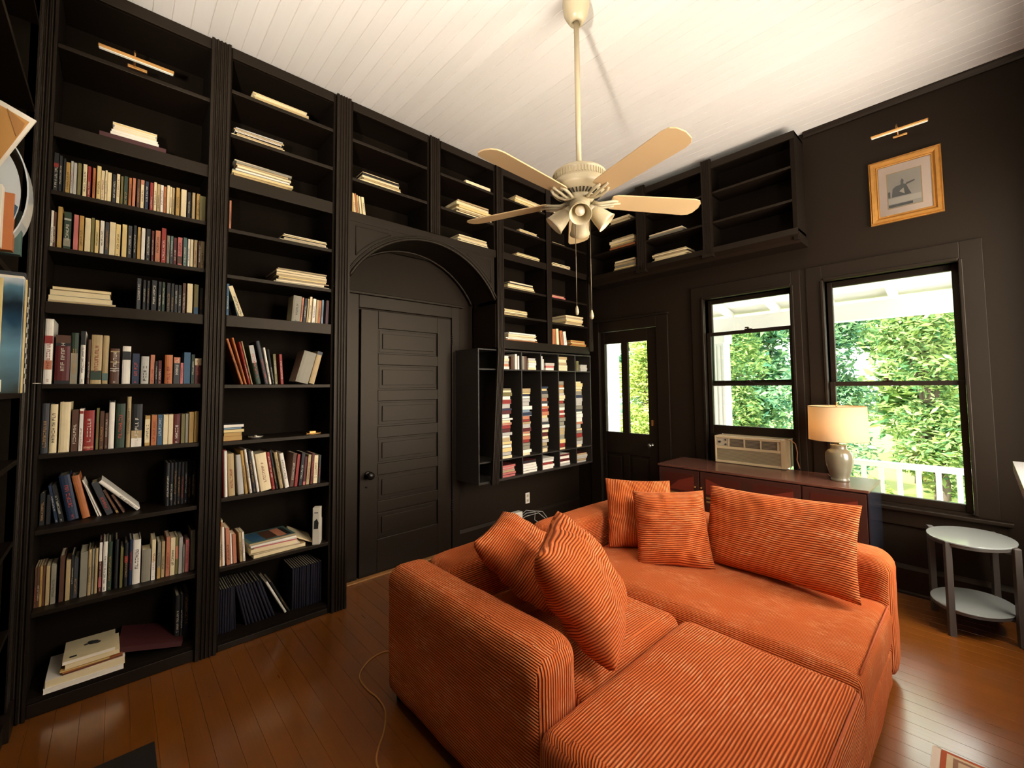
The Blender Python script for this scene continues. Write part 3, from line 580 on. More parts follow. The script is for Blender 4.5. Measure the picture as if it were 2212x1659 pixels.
# coloured bands on single spines: (row, position) -> [(from, to, colour)]
BAND = {('A4', 0): [(.62, .74, 'r'), (.22, .36, 's')], ('A4', 1): [(.0, .07, 'k'), (.78, .84, 'k'), (.84, 1, 'h')], ('A4', 2): [(0, .6, 'a')], ('A4', 3): [(.74, 1, 'k')], ('A4', 5): [(.08, .27, 'f')], ('A4', 6): [(.07, .22, 'j')],
        ('A4', 7): [(.9, .93, 't'), (.6, .63, 't'), (.42, .44, 'i'), (.36, .38, 'i')], ('A4', 8): [(.64, .86, 'k')], ('A4', 15): [(.78, 1, 's')], ('A4', 19): [(.72, .98, 'e')], ('A5', 4): [(.88, .95, 'r')], ('A5', 5): [(.05, .1, 's')],
        ('A5', 9): [(.97, 1, 'k')], ('A5', 12): [(0, .2, 'w'), (.2, .38, 't')], ('A5', 13): [(.1, .88, 'e')], ('A1', 0): [(.64, .74, 'r')], ('A1', 21): [(.85, 1, 's')], ('A2', 3): [(.78, .83, 'i'), (.1, .3, 'a')], ('A2', 23): [(0, .55, 'c')],
        ('A7', 14): [(.62, 1, 'w'), (.1, .3, 'p')], ('A7', 19): [(.55, .7, 'r')], ('A7', 23): [(0, .45, 'w')], ('A7', 24): [(.0, .3, 'g')], ('A7', 28): [(.4, .75, 's')], ('B7', 4): [(.55, 1, 'i')], ('B7', 11): [(.9, 1, 'c')],
        ('B9', 16): [(0, .12, 'p')], ('A6', 9): [(.04, .12, 'g')], ('A3', 11): [(.0, .06, 'k')], ('A3', 12): [(0, .25, 'b')], ('A2', 25): [(.1, .35, 'h')]}
LIM = {'A': (-.253, .355), 'B': (.466, 1.06), 'C': (1.20, 1.81), 'D': (1.94, 2.512), 'E': (2.62, 3.212), 'F': (3.286, 3.882), 'G': (.08, .69), 'H': (.72, 1.33)}
def glyphs(mb, t, z0, z1, th):
    z = z0; n = 0
    while z < z1 and n < 16:
        l = rnd.uniform(.5, .8)*th*1.3; a, b = t/2-th/2, t/2+th/2; s = th*.2; k = rnd.randint(0, 5)
        e0, e1 = .0002, .0007
        if k != 2: mb.box(e0, e1, a, b, z, z+s)
        if k in (0, 2, 4): mb.box(e0, e1, a, a+s, z, z+l)
        if k in (1, 2, 5): mb.box(e0, e1, b-s, b, z, z+l)
        if k in (0, 3, 5): mb.box(e0, e1, a, b, z+l-s, z+l)
        if k in (3, 4): mb.box(e0, e1, (a+b-s)/2, (a+b+s)/2, z, z+l)
        z += l+th*.3; n += 1
        if rnd.random() < .12: z += th*.6
    return n
def book(key, i, n, y, t, h, c, lean, z, X, kind=None, label=None, depth=None, pages=True, title=None):
    big = h > .215 or t > .03
    if key[0] in LIM:
        lo, hi = LIM[key[0]]; sw = math.sin(R(abs(lean)))*h
        y = max(lo+(sw if lean < 0 else t if lean > 0 else 0), min(y, hi-(sw if lean > 0 else t if lean <= 0 else 0)))
    kd = kind or ('hardback' if big else 'paperback')
    d = depth or min(.23, max(.11, h*.70))
    mb = MB(); ct = min(.0025, t*.16); s0 = 0 if lean <= 0 else -t
    front = [(-ct, s0), (0, s0+ct*.6), (0.0, s0+t-ct*.6), (-ct, s0+t)] if not big else [(-.004, s0), (-.001, s0+t*.2), (0, s0+t*.5), (-.001, s0+t*.8), (-.004, s0+t)]
    prof = front+[(-d, s0+t), (-d, s0+t-ct), (-ct*1.6-.003, s0+t-ct), (-ct*1.6-.003, s0+ct), (-d, s0+ct), (-d, s0)]
    m_ = len(prof)
    vs = [(p[0], p[1], zz) for zz in (0, h) for p in prof]
    fs = [(k, (k+1) % m_, m_+(k+1) % m_, m_+k) for k in range(m_)]
    # top and bottom of the U as quads
    nf = len(front)
    for o_, rv in ((0, False), (m_, True)):
        def q(*ids): fs.append(tuple(o_+k for k in (ids if rv else reversed(ids))))
        q(nf-1, nf, nf+1, nf+2); q(0, nf+3, nf+4, nf+5); q(*list(range(nf)), nf+2, nf+3)
    mb.add(vs, fs)
    o = mb.build('book', bm_(c)); sh = WHERE[key]
    pos = ('leftmost' if i == 0 else ORD[i+1]+' from left') if n > 1 else 'alone'
    cn = PAL[c][0]
    tag(o, label or '%s %s%s, %s, %s, %s' % (cn, kd, ' leaning' if abs(lean) > 6 else '', pos, sh[0], sh[1].replace('the ', '', 1)), 'book', 'books standing on the %s of %s' % sh)
    ov = .0015 if not big else .004
    if pages: MB().box(-d+ov, -ct*1.6-.003, s0+ct, s0+t-ct, ov, h-ov).build('pages', M_PAGE, o)
    for a, b, cc in BAND.get((key, i), ()):
        MB().box(-.003, .0003, s0+.0005, s0+t-.0005, h*a, h*b).build('spine_band', bm_(cc), o)
    if title is None: title = t > .0075 and (c in 'kcnfdhrN' and rnd.random() < .85 or rnd.random() < .6) and c != 'N'
    if title:
        tb = MB(); th = min(.013, t*.42)
        a = rnd.uniform(.1, .35)*h
        ok_ = glyphs(tb, t, a, min(h*.93, a+rnd.uniform(.35, .6)*h), th) >= 4
        if rnd.random() < .4: glyphs(tb, t, .03*h, .08*h, th*.7)
        if s0: tb.xf(Matrix.Translation((0, s0, 0)))
        tc_ = ('#d9cfb8' if rnd.random() < .65 else rnd.choice(['#b98a4a', '#c04a35'])) if c not in LIGHT else rnd.choice(['#26221f', '#3a2f28', '#8c2f22', '#26221f'])
        if ok_: tb.build('spine_title', mat('spine_lettering_'+tc_[1:], tc_, .5), o)
    o.location = (X+rnd.uniform(-.006, .004), y, z+.0004); o.rotation_euler = (R(-lean), 0, 0)
    return o
for key, (z, X, spec) in ROWS.items():
    items = spec.split(';')
    for i, it in enumerate(items):
        p = it.split(); y, t, h = map(float, p[:3]); c = p[3]; lean = int(p[4]) if len(p) > 4 else 0
        kw = {}
        if key == 'A6' and i >= 10: kw = dict(kind='matching volume', title=True, depth=.17)
        if key == 'A8': kw = dict(kind='large volume with gilt lettering', title=True)
        if c == 'N': kw = dict(kind='binder', depth=.22)
        if key == 'A6' and i == 9: kw = dict(kind='thick hardback fallen sideways', depth=.15)
        book(key, i, len(items), y, t, h, c, lean, z, X, **kw)
def flat(name, x0, x1, y0, y1, z0, z1, ce, cc, label, group, cat='magazine', rot=0, M=None, parent=None):
    """something lying flat: page edges of one colour, cover of another"""
    cx, cy = (x0+x1)/2, (y0+y1)/2; a, b = (x1-x0)/2, (y1-y0)/2; th = z1-z0; ct = min(.0015, th*.2)
    mb = MB().box(-a+.002, a-.001, -b+.001, b-.001, ct, th-ct, 0).box(-a, a, -b, b, 0, ct, 1).box(-a, a, -b, b, th-ct, th, 1)
    o = mb.build(name, [bm_(ce), bm_(cc)]); o.location = (cx, cy, z0); o.rotation_euler = (0, 0, R(rot))
    return tag(o, label, cat, group)
def posn(k, n): return 'only one' if n == 1 else 'topmost' if k == n-1 else 'bottom one' if k == 0 else (ORD[n-k]+' from top' if n-k <= (n+1)//2+3 else ORD[k+1]+' from bottom')
def stack(rec, axis='X'):
    key, z, pl, a, b, hh, n, cols = rec; a = max(a, LIM[key[0]][0]+.003); b = min(b, LIM[key[0]][1]-.003); sh = WHERE[key]; zz = z+.0004; r_ = random.Random(key)
    wts = [r_.uniform(.6, 1.4) for _ in range(n)]; tot = sum(wts); L = b-a
    for k in range(n):
        th = hh*wts[k]/tot; c = cols[k % len(cols)]; j0, j1 = r_.uniform(0, .10)*L, r_.uniform(0, .10)*L
        if k == 0: j0 = j1 = 0
        nm = {'m': 'burgundy album', 'k': 'black magazine', 'o': 'orange-edged magazine'}.get(c, PAL[c][0]+' magazine')
        lab = '%s, %s in pile, %s, %s' % (nm, posn(k, n), sh[0], sh[1].replace('the ', '', 1))
        if n == 1: lab = '%s lying flat on the %s of %s' % (nm, sh[0], sh[1])
        dp = min(.26, max(.16, L*.75)) if L > .1 else .2
        j = r_.uniform(0, .012); dp = min(dp, .28)
        cov = r_.choice('tewgahk') if c in 'etyw' else c
        if axis == 'X': flat('magazine', pl-j-dp, pl-j, a+j0, b-j1, zz, zz+th-.0005, c, cov, lab, 'magazines piled on the %s of %s' % sh, rot=r_.uniform(-1.6, 1.6) if k and L > .15 else 0)
        else:
            dp = min(dp, .17)
            o = flat('magazine', a+j0, b-j1, pl+j, pl+j+dp, zz, zz+th-.0005, c, cov, lab, 'magazines piled on the %s of %s' % sh, rot=r_.uniform(-2, 2) if k else 0)
        zz += th
for rec in FLATS: stack(rec)
for rec in CABFLATS: stack(rec, 'Y')
# more books lying flat
def fl(key, X, y0, y1, z0, th, ce, cc, dp, label, rot=0, cat='book'):
    return flat('book', X-dp, X, y0, y1, z0+.0003, z0+th-.0003, ce, cc, label, 'books lying flat on the %s of %s' % WHERE[key], cat, rot)
z = 2.765+.035
FLATA0 = [('w', .014), ('w', .013), ('e', .013), ('e', .012), ('y', .014)]
bpy.data.objects['magazine'].name = 'album'
for o in list(col.objects):
    if o.get('label', '').startswith('burgundy album'): o.scale.z = .034/.0925; o['category'] = 'book'; o.name = 'album'
for k, (c, th) in enumerate(FLATA0):
    j = (.0, .004, .01, .014, .008)[k]
    fl('A0', -.03, -.058+j, .136-j, z, th, c, 'w', .16, '%s book lying on the burgundy album, %s, second shelf of far-left bookcase' % (PAL[c][0], posn(k, 5))); z += th
z = .0825
for k, (c, cc, th, a, b, dp) in enumerate((('w', 'w', .023, -.205, .070, .22), ('e', 'w', .034, -.200, .074, .25), ('h', 'o', .010, -.150, .060, .2), ('y', 'g', .008, -.152, .02, .2), ('e', 'e', .020, -.140, .052, .2), ('w', 'e', .016, -.148, .036, .22))):
    o = fl('A8', -.012-.004*k, a, b, z, th, c, cc, dp, '%s %s book lying flat, %s in pile, bottom shelf, far-left bookcase' % (('wide', 'thick', 'thin', 'thin', 'small', 'square')[k], PAL[c][0], posn(k, 6)), rot=(0, 0, 3, -2, 1, 0)[k]); z += th
    if k == 5:
        mb = MB()
        for (u, v_, r_) in ((0, .01, .02), (.012, .024, .014), (-.014, .0, .012), (.004, -.016, .009)): mb.lathe([(0, 0), (r_, 0), (r_, .0005), (0, .0006)], cx=u, cy=v_, seg=14)
        c_ = mb.build('cover_picture', mat('ink_grey', '#3b3733', .6)); c_.parent = o; c_.location = (-.02, .0, th)
        c_ = B(.07, .085, -.07, -.045, 0, .0005).build('cover_lettering', mat('ink_black', '#1d1b1a', .6)); c_.parent = o; c_.location = (0, 0, th)
# burgundy album leaning on that pile
o = flat('album', -.13, .13, -.135, .135, 0, .026, 'm', 'm', 'large burgundy album lying tilted against the flat pile, bottom shelf of far-left bookcase', 'books lying flat on the bottom shelf of the far-left bookcase', 'book')
o.location = (-.175, .18, .118); o.rotation_euler = (R(-13.5), 0, R(-4))
# seventh and lower shelves left of the arch
z = 1.1705
for k, (c, cc, th, a, b) in enumerate((('g', 'o', .027, .470, .564), ('g', 'g', .020, .472, .562), ('y', 'k', .019, .470, .574), ('l', 'b', .010, .471, .560), ('w', 'c', .019, .470, .572))):
    fl('B8', -.04, a, b, z, th, c, cc, .13, '%s paperback, %s in pile, eighth shelf left of the arch' % (('ochre', 'gold', 'yellow', 'pale blue', 'white')[k], posn(k, 5)), rot=0); z += th
z = .4605
for k, (c, cc, th, a, b, dp, rt) in enumerate((('e', 't', .022, .628, .925, .22, 3), ('t', 'w', .012, .62, .90, .22, -3), ('e', 'e', .020, .615, .875, .22, 2), ('p', 'w', .012, .64, .88, .2, -2), ('w', 'i', .014, .61, .868, .22, 4), ('t', 'j', .014, .60, .862, .22, 5))):
    o = fl('B10', -.03, a, b, z, th, c, cc, dp, '%s large-format book, %s in pile, tenth shelf left of the arch' % (('cream', 'tan', 'pale', 'pink-edged', 'white', 'top tan')[k], posn(k, 6)), rot=rt); z += th
    if k == 5:
        for (a_, b_, c1) in ((-.11, -.04, 'b'), (-.035, .03, 'h'), (.035, .085, 's'), (.088, .115, 'k')):
            q = B(-.08, .09, a_, b_, 0, .0005).build('cover_picture', bm_(c1), None); q.parent = o; q.location = (0, 0, th)
o = flat('notebook', -.10, .10, -.075, .075, 0, .008, 'e', 'e', 'thin cream notebook propped against the flat pile, tenth shelf left of the arch', 'books lying flat on the tenth shelf of the bookcase left of the arch', 'book')
o.location = (-.16, .925, .503); o.rotation_euler = (R(-28), 0, R(-10))
bx = tag(MB().box(-.05, 0, -.022, .022, 0, .235, 0).build('carton', mat('off_white_card', '#cfc6b2', .6), bevel=.002), 'upright off-white carton with a dark picture, tenth shelf left of the arch', 'box'); bx.location = (-.01, .985, .4605); bx.rotation_euler = (0, 0, R(-32))
q = MB().prism([(-.014, .10), (.012, .10), (.015, .14), (.004, .165), (-.012, .15)], 'X', 0, .001).build('printed_picture', bm_('k'), bx); q.location = (0, 0, 0)
q = B(0, .001, -.012, .012, .20, .206).build('printed_lettering', bm_('c'), bx); q.location = (0, 0, 0)
b2x = tag(MB().box(-.04, 0, -.014, .014, 0, .15).build('carton', mat('off_white_card', '#cfc6b2', .6), bevel=.002), 'smaller off-white carton behind the picture carton, tenth shelf left of the arch', 'box'); b2x.location = (-.07, 1.03, .4605)
M_DISH = mat('silver_dish', '#c9c2b2', .25, .7)
tag(MB().lathe([(0, 0), (.03, 0), (.038, .006), (.042, .012), (.039, .012), (.034, .007), (0, .004)], seg=32).lathe([(0, .004), (.008, .005), (.01, .014), (.004, .02), (0, .021)], seg=16).build('trinket_dish', M_DISH), 'small round silver dish on the eighth shelf left of the arch', 'dish').location = (-.09, .645, 1.1705)
td = tag(MB().box(-.05, .05, -.045, .045, 0, .004).box(-.05, .05, -.045, -.042, .004, .01).box(-.05, .05, .042, .045, .004, .01).box(-.02, .03, -.02, .02, .004, .016).build('brass_tray', M_BRASS, bevel=.001), 'small brass tray with a lid at the right of the eighth shelf', 'tray'); td.location = (-.13, .985, 1.1705)
for k, (a, b, x) in enumerate(((.60, .745, -.03), (.75, .885, -.04))):
    tag(B(x-.18, x, a, b, 1.9055, 1.909).build('paper_folder', bm_('e')), '%s of two thin cream folders lying on the sixth shelf left of the arch' % ('left', 'right')[k], 'folder', 'folders on the sixth shelf')
tag(B(-.11, .075, -.275, -.255, 1.5055, 1.5085).build('card_sheet', bm_('w')), 'thin white card sticking out beside the tall red and white book', 'card').location = (.0, .0, 0)
# magazine rack contents
r_ = random.Random(11)
HT = [1.455, 1.455, 1.472, 1.525, 1.522]; WD = [.125, .125, .11, .105, .12]; NTH = ['leftmost', 'second', 'third', 'fourth', 'rightmost']
cyc = 'wesiawpirtelcwyraoiewdtnwie'
for s in range(5):
    z = .8155; y = MY[s+1]+.008; n = 22; wt = [r_.uniform(.6, 1.5) for _ in range(n)]; tot = sum(wt); hh = HT[s]-.8155
    for k in range(n):
        th = hh*wt[k]/tot; c = r_.choice(cyc) if k else 'e'; wd = WD[s]*r_.uniform(.86, 1.12)
        if s == 4 and k > 17: c = r_.choice('ye')
        if s == 0 and k > 18: c = r_.choice('ve')
        j = r_.uniform(0, .02)
        flat('disc_case', -.012-j-.17, -.012-j, y, y+wd, z+.0002, z+th-.0006, c, r_.choice('kcwd'), '%s disc case, %s in the %s tall stack of the magazine rack' % (PAL[c][0], posn(k, n), NTH[s]), 'cases stacked in the tall slots of the rack', 'disc case')
        z += th
for s in range(5):
    y = MY[s+1]+.01; z = .6455; n = 5
    for k in range(n):
        th = (.108, .118, .11, .122, .10)[s]/n; c = r_.choice(('etip', 'wokw', 'iwwr', 'widw', 'eitp')[s]); wd = (.17, .2, .19, .17, .19)[s]*r_.uniform(.88, 1.02)
        flat('magazine', -.012-r_.uniform(0, .02)-.2, -.012-r_.uniform(0, .01), y, y+wd, z+.0002, z+th-.0006, c, r_.choice('kwd'), '%s magazine, %s in the %s low compartment of the rack' % (PAL[c][0], posn(k, n), NTH[s]), 'magazines in the bottom row of the rack')
        z += th
TOPC = [(2.604, .10, .125, 'wsiew'), (2.955, .115, .115, 'ewwei'), (3.20, .14, .075, 'wpi'), (3.40, .14, .145, 'eetet'), (3.76, .13, .072, 'iiii')]
for s, (y, wd, hh, cs) in enumerate(TOPC):
    z = 1.6355
    for k, c in enumerate(cs):
        th = hh/len(cs)
        flat('magazine', -.012-.2, -.012-r_.uniform(0, .01), y, y+wd*r_.uniform(.85, 1), z+.0002, z+th-.0008, c, r_.choice('wei'), '%s magazine, %s in the %s top compartment of the rack' % (PAL[c][0], posn(k, len(cs)), NTH[s]), 'magazines in the top row of the rack'); z += th
WHERE['R'] = ('top row', 'the magazine rack')
for i, (y, t, h, c) in enumerate(((2.725, .03, .12, 'h'), (2.775, .025, .145, 'w'), (2.812, .02, .13, 'w'), (2.872, .03, .13, 'a'), (2.905, .035, .13, 'h'), (3.135, .02, .14, 'w'), (3.162, .02, .11, 'i'), (3.70, .04, .11, 'v'))):
    book('R', i, 8, y, t, h, c, 0, 1.6355, -.016, depth=.15, title=False)
# things on the near bookcase at the left edge of the picture
M_KRAFT = mat('kraft_board', '#c08a48', .7, noise_amt=.1, noise_scale=6)
M_NAVY = bpy.data.materials.new('landscape_jacket'); M_NAVY.use_nodes = True
t_ = M_NAVY.node_tree; b_ = t_.nodes['Principled BSDF']; tc = t_.nodes.new('ShaderNodeTexCoord'); sp = t_.nodes.new('ShaderNodeSeparateXYZ'); rp = t_.nodes.new('ShaderNodeValToRGB')
ns = t_.nodes.new('ShaderNodeTexNoise'); ns.inputs['Scale'].default_value = 14; mm = t_.nodes.new('ShaderNodeMath'); mm.operation = 'MULTIPLY_ADD'; mm.inputs[1].default_value = .10
t_.links.new(tc.outputs['Object'], sp.inputs[0]); t_.links.new(tc.outputs['Object'], ns.inputs['Vector']); t_.links.new(ns.outputs['Fac'], mm.inputs[0]); t_.links.new(sp.outputs['Z'], mm.inputs[2])
mr_ = t_.nodes.new('ShaderNodeMapRange'); mr_.inputs[1].default_value = .05; mr_.inputs[2].default_value = .42; t_.links.new(mm.outputs[0], mr_.inputs[0]); t_.links.new(mr_.outputs[0], rp.inputs[0]); t_.links.new(rp.outputs[0], b_.inputs['Base Color']); b_.inputs['Roughness'].default_value = .3
for p_, c_ in ((0, '#3a3d33'), (.35, '#1e2a35'), (.6, '#26455c'), (.72, '#16222c'), (.85, '#5a8091'), (1, '#6f97a8')):
    e = rp.color_ramp.elements.new(p_) if p_ not in (0, 1) else rp.color_ramp.elements[0 if p_ == 0 else 1]
    e.color = lin(c_)
def nb(y1, x0, t, h, m, label, depth=.25, z=1.4655, nm='book'):
    o = MB().box(0, t, -depth, 0, 0, h).build(nm, m, bevel=.001); o.location = (x0, y1, z)
    return tag(o, label, 'book', 'books on the near bookcase at the left edge')
nb(-.212, .985, .03, .345, M_NAVY, 'large dark blue landscape-jacketed book standing at the left edge of the picture')
q = bpy.data.objects.new('price_label', B(.0301, .0305, -.075, -.035, .005, .04).build('x', bm_('w')).data); bpy.data.objects.remove(bpy.data.objects['x']); q.name = 'price_label'; col.objects.link(q)
q.parent = [o for o in col.objects if o.get('label', '').startswith('large dark blue landscape')][0]
nb(-.209, .975, .009, .348, bm_('y'), 'thin yellow-edged book right behind the landscape-jacketed book at the left edge')
nb(-.252, 1.017, .008, .34, bm_('y'), 'thin yellow book in front of the landscape-jacketed book at the left edge')
nb(-.258, 1.026, .03, .34, bm_('l'), 'pale blue book cut off by the left edge of the picture')
for k, (c, x) in enumerate((('w', .93), ('c', .89), ('w', .85), ('k', .80), ('i', .75))):
    o = nb(-.218-.002*k, x, (.04, .035, .035, .045, .045)[k], .36+.02*(k % 2), bm_(c), '%s book with printed spine, %s behind the landscape-jacketed book' % (PAL[c][0], ORD[k+1]), z=1.4655)
    mb = MB()
    for j in range(9): mb.box(.005, .02, .0002, .0008, .03+.034*j, .03+.034*j+.018)
    mb.build('spine_title', bm_('k' if c in 'wi' else 'w'), None).parent = o
for k, (c, x, y, h) in enumerate((('w', .84, -.283, .2), ('o', .80, -.262, .19), ('j', .75, -.25, .15))):
    nb(y, x, .035, h, bm_(c), '%s book on the shelf below the kraft board, at the left edge' % PAL[c][0], z=1.9305, depth=.2)
kb = thing('kraft_board', 'kraft-brown board with white edges jutting out at the upper left corner', 'board', (.86, -.36, 2.131))
pts = [(-.42, 2.135), (-.318, 2.135), (-.2205, 2.374), (-.29, 2.405), (-.42, 2.46)]
MB().prism([(a, b) for a, b in pts], 'X', .852, .860).build('board', bm_('w'), kb)
pi = [(-.42, 2.14), (-.322, 2.14), (-.236, 2.362), (-.292, 2.388), (-.42, 2.44)]
MB().prism(pi, 'X', .860, .862).build('kraft_face', M_KRAFT, kb)
MB().prism([(-.285, 2.387), (-.262, 2.30), (-.25, 2.33), (-.245, 2.352)], 'X', .862, .864).build('folded_flap', mat('kraft_flap', '#a8743a', .7), kb)
rb = thing('rolled_brochure', 'glossy white and blue rolled brochure below the kraft board at left', 'brochure', (.82, -.33, 1.9305))
mb = MB(); pr = []
for k in range(25):
    a = R(-80+170*k/24); pr.append((-.32+.088*math.cos(a)*1.0, 2.13+.19*math.sin(a)))
pr2 = [(y-.004, z) for y, z in reversed(pr)]
mb.prism(pr+pr2, 'X', .72, .83); mb.build('outer_sheet', mat('glossy_white_paper', '#dcdfe0', .15), rb)
MB().prism([(-.335+.085*math.cos(R(a)), 2.12+.17*math.sin(R(a))) for a in range(-90, 91, 8)], 'X', .826, .829).build('inner_page', mat('pale_page', '#cfd3d4', .25), rb)
MB().prism([(-.335+.083*math.cos(R(a)), 2.12+.165*math.sin(R(a))) for a in range(-70, -9, 8)]+[(-.335+.07*math.cos(R(a)), 2.12+.14*math.sin(R(a))) for a in range(-12, -71, -8)], 'X', .829, .830).build('blue_stripe', bm_('b'), rb)
# ------------------------------------------------------------------ sofa
def soft_box(name, x0, x1, y0, y1, z0, z1, r_, rib, parent, puff=.012, n=(36, 36, 14), wr=.006, seed=0, bulge=.0, mats=None):
    """rounded upholstered block; rib = axis the corduroy ribs run along ('X' or 'Y')"""
    c = Vector(((x0+x1)/2, (y0+y1)/2, (z0+z1)/2)); h = Vector(((x1-x0)/2, (y1-y0)/2, (z1-z0)/2)); bm = bmesh.new(); vm = {}
    def spread(k, n_, hh):
        e = min(.45, 1.3*r_/hh); ne = 4
        if k <= ne: return -1+e*k/ne
        if k >= n_-ne: return 1-e*(n_-k)/ne
        return (-1+e)+(2-2*e)*(k-ne)/(n_-2*ne)
    nx, ny, nz = n
    def vert(i, j, k):
        key = (i, j, k)
        if key in vm: return vm[key]
        u = Vector((spread(i, nx, h.x), spread(j, ny, h.y), spread(k, nz, h.z))); p = Vector((u.x*h.x, u.y*h.y, u.z*h.z))
        q = Vector([max(-(h[a]-r_), min(h[a]-r_, p[a])) for a in range(3)]); d = p-q
        if d.length > 1e-9: p = q+d.normalized()*r_
        if u.z > 0: p.z += puff*(1-u.x**4)*(1-u.y**4)*u.z
        if abs(u.z) < 1: 
            p.x += bulge*u.x*(1-u.y**4)*(1-u.z**2); p.y += bulge*u.y*(1-u.x**4)*(1-u.z**2)
        w_ = noise.noise((p+c)*4+Vector((seed, 0, 0)))*wr+noise.noise((p+c)*11+Vector((0, seed, 0)))*wr*.4
        p += (d.normalized() if d.length > 1e-9 else Vector((0, 0, 1)))*w_ if u.z > -1 else Vector((0, 0, 0))
        v_ = bm.verts.new(c+p); vm[key] = v_; return v_
    def face(a, b, c_, d): bm.faces.new((a, b, c_, d))
    for i in range(nx):
        for j in range(ny):
            face(vert(i, j, nz), vert(i+1, j, nz), vert(i+1, j+1, nz), vert(i, j+1, nz)); face(vert(i, j, 0), vert(i, j+1, 0), vert(i+1, j+1, 0), vert(i+1, j, 0))
    for i in range(nx):
        for k in range(nz):
            face(vert(i, 0, k), vert(i+1, 0, k), vert(i+1, 0, k+1), vert(i, 0, k+1)); face(vert(i, ny, k), vert(i, ny, k+1), vert(i+1, ny, k+1), vert(i+1, ny, k))
    for j in range(ny):
        for k in range(nz):
            face(vert(0, j, k), vert(0, j, k+1), vert(0, j+1, k+1), vert(0, j+1, k)); face(vert(nx, j, k), vert(nx, j+1, k), vert(nx, j+1, k+1), vert(nx, j, k+1))
    uvl = bm.loops.layers.uv.new('rib')
    for f_ in bm.faces:
        f_.smooth = True; nn = f_.normal if f_.normal.length else Vector((0, 0, 1)); f_.normal_update(); nn = f_.normal
        for l in f_.loops:
            p = l.vert.co
            if rib == 'X': s = p.y if abs(nn.x) > .75 else p.y+(1 if p.y > c.y else -1)*(z1-p.z) if abs(nn.z) < .97 else p.y; t = p.x if abs(nn.x) < .75 else p.z
            else: s = p.x if abs(nn.y) > .75 else p.x+(1 if p.x > c.x else -1)*(z1-p.z) if abs(nn.z) < .97 else p.x; t = p.y if abs(nn.y) < .75 else p.z
            l[uvl].uv = (s, t)
    me = bpy.data.meshes.new(name); bmesh.ops.recalc_face_normals(bm, faces=bm.faces); bm.to_mesh(me); bm.free(); me.materials.append(mats or M_CORD)
    o = bpy.data.objects.new(name, me); col.objects.link(o); o.parent = parent; pw = parent_world(parent)
    o.location = -pw
    return o
M_FOOT = mat('sofa_foot', '#1c1613', .5)
def foot(parent, x, y): MB().lathe([(0, .001), (.022, .001), (.025, .03), (0, .03)], cx=x, cy=y, seg=16).build('foot', M_FOOT, parent)
sa = thing('sofa_module', 'orange corduroy corner seat module with the low arm, nearest the bookcases', 'sofa', (1.46, 1.46, 0))
soft_box('armrest', .962, 1.985, .98, 1.205, .03, .615, .07, 'X', sa, puff=.008, n=(46, 18, 24), seed=1)
soft_box('backrest', .962, 1.20, 1.208, 1.955, .03, .605, .05, 'Y', sa, puff=.008, n=(18, 36, 24), seed=2)
soft_box('seat_base', 1.203, 1.975, 1.208, 1.955, .03, .22, .03, 'Y', sa, puff=0, seed=3, n=(30, 30, 10))
soft_box('seat_cushion', 1.203, 1.980, 1.208, 1.955, .222, .418, .055, 'Y', sa, puff=.016, seed=4, n=(40, 40, 14))
for x, y in ((1.03, 1.04), (1.9, 1.04), (1.03, 1.9), (1.9, 1.9)): foot(sa, x, y)
sb = thing('sofa_module', 'orange corduroy long seat module below the windows, backed on two sides', 'sofa', (1.8, 2.48, 0))
soft_box('backrest', .962, 1.20, 1.965, 3.02, .03, .605, .05, 'Y', sb, puff=.008, n=(18, 40, 24), seed=5)
soft_box('backrest', 1.204, 2.622, 2.765, 3.02, .03, .608, .075, 'X', sb, puff=.008, n=(56, 18, 24), seed=6)
soft_box('seat_base', 1.204, 2.615, 1.965, 2.76, .03, .22, .03, 'X', sb, puff=0, seed=7, n=(40, 26, 10))
soft_box('seat_cushion', 1.204, 2.625, 1.965, 2.762, .222, .422, .055, 'X', sb, puff=.014, seed=8, n=(60, 40, 14))
for x, y in ((1.03, 2.04), (2.5, 2.04), (1.03, 2.95), (2.5, 2.95)): foot(sb, x, y)
so = thing('ottoman', 'large square orange corduroy ottoman in the foreground', 'ottoman', (2.315, 1.45, 0))
soft_box('ottoman_base', 1.993, 2.635, .972, 1.930, .03, .20, .03, 'Y', so, puff=0, seed=9, n=(30, 30, 10))
soft_box('cushion', 1.990, 2.640, .968, 1.932, .202, .425, .05, 'Y', so, puff=.018, seed=10, n=(44, 56, 14), wr=.006)
for x, y in ((2.06, 1.04), (2.57, 1.04), (2.06, 1.86), (2.57, 1.86)): foot(so, x, y)
M_PIP = mat('orange_seam_piping', '#b45222', .8)
MB().tube([(2.628, 1.02, .418), (2.628, 1.45, .426), (2.628, 1.88, .418)], .004, 8).build('piping', M_PIP, so)
MB().tube([(2.612, 2.02, .415), (2.612, 2.40, .42), (2.612, 2.72, .415)], .004, 8).build('piping', M_PIP, sb)
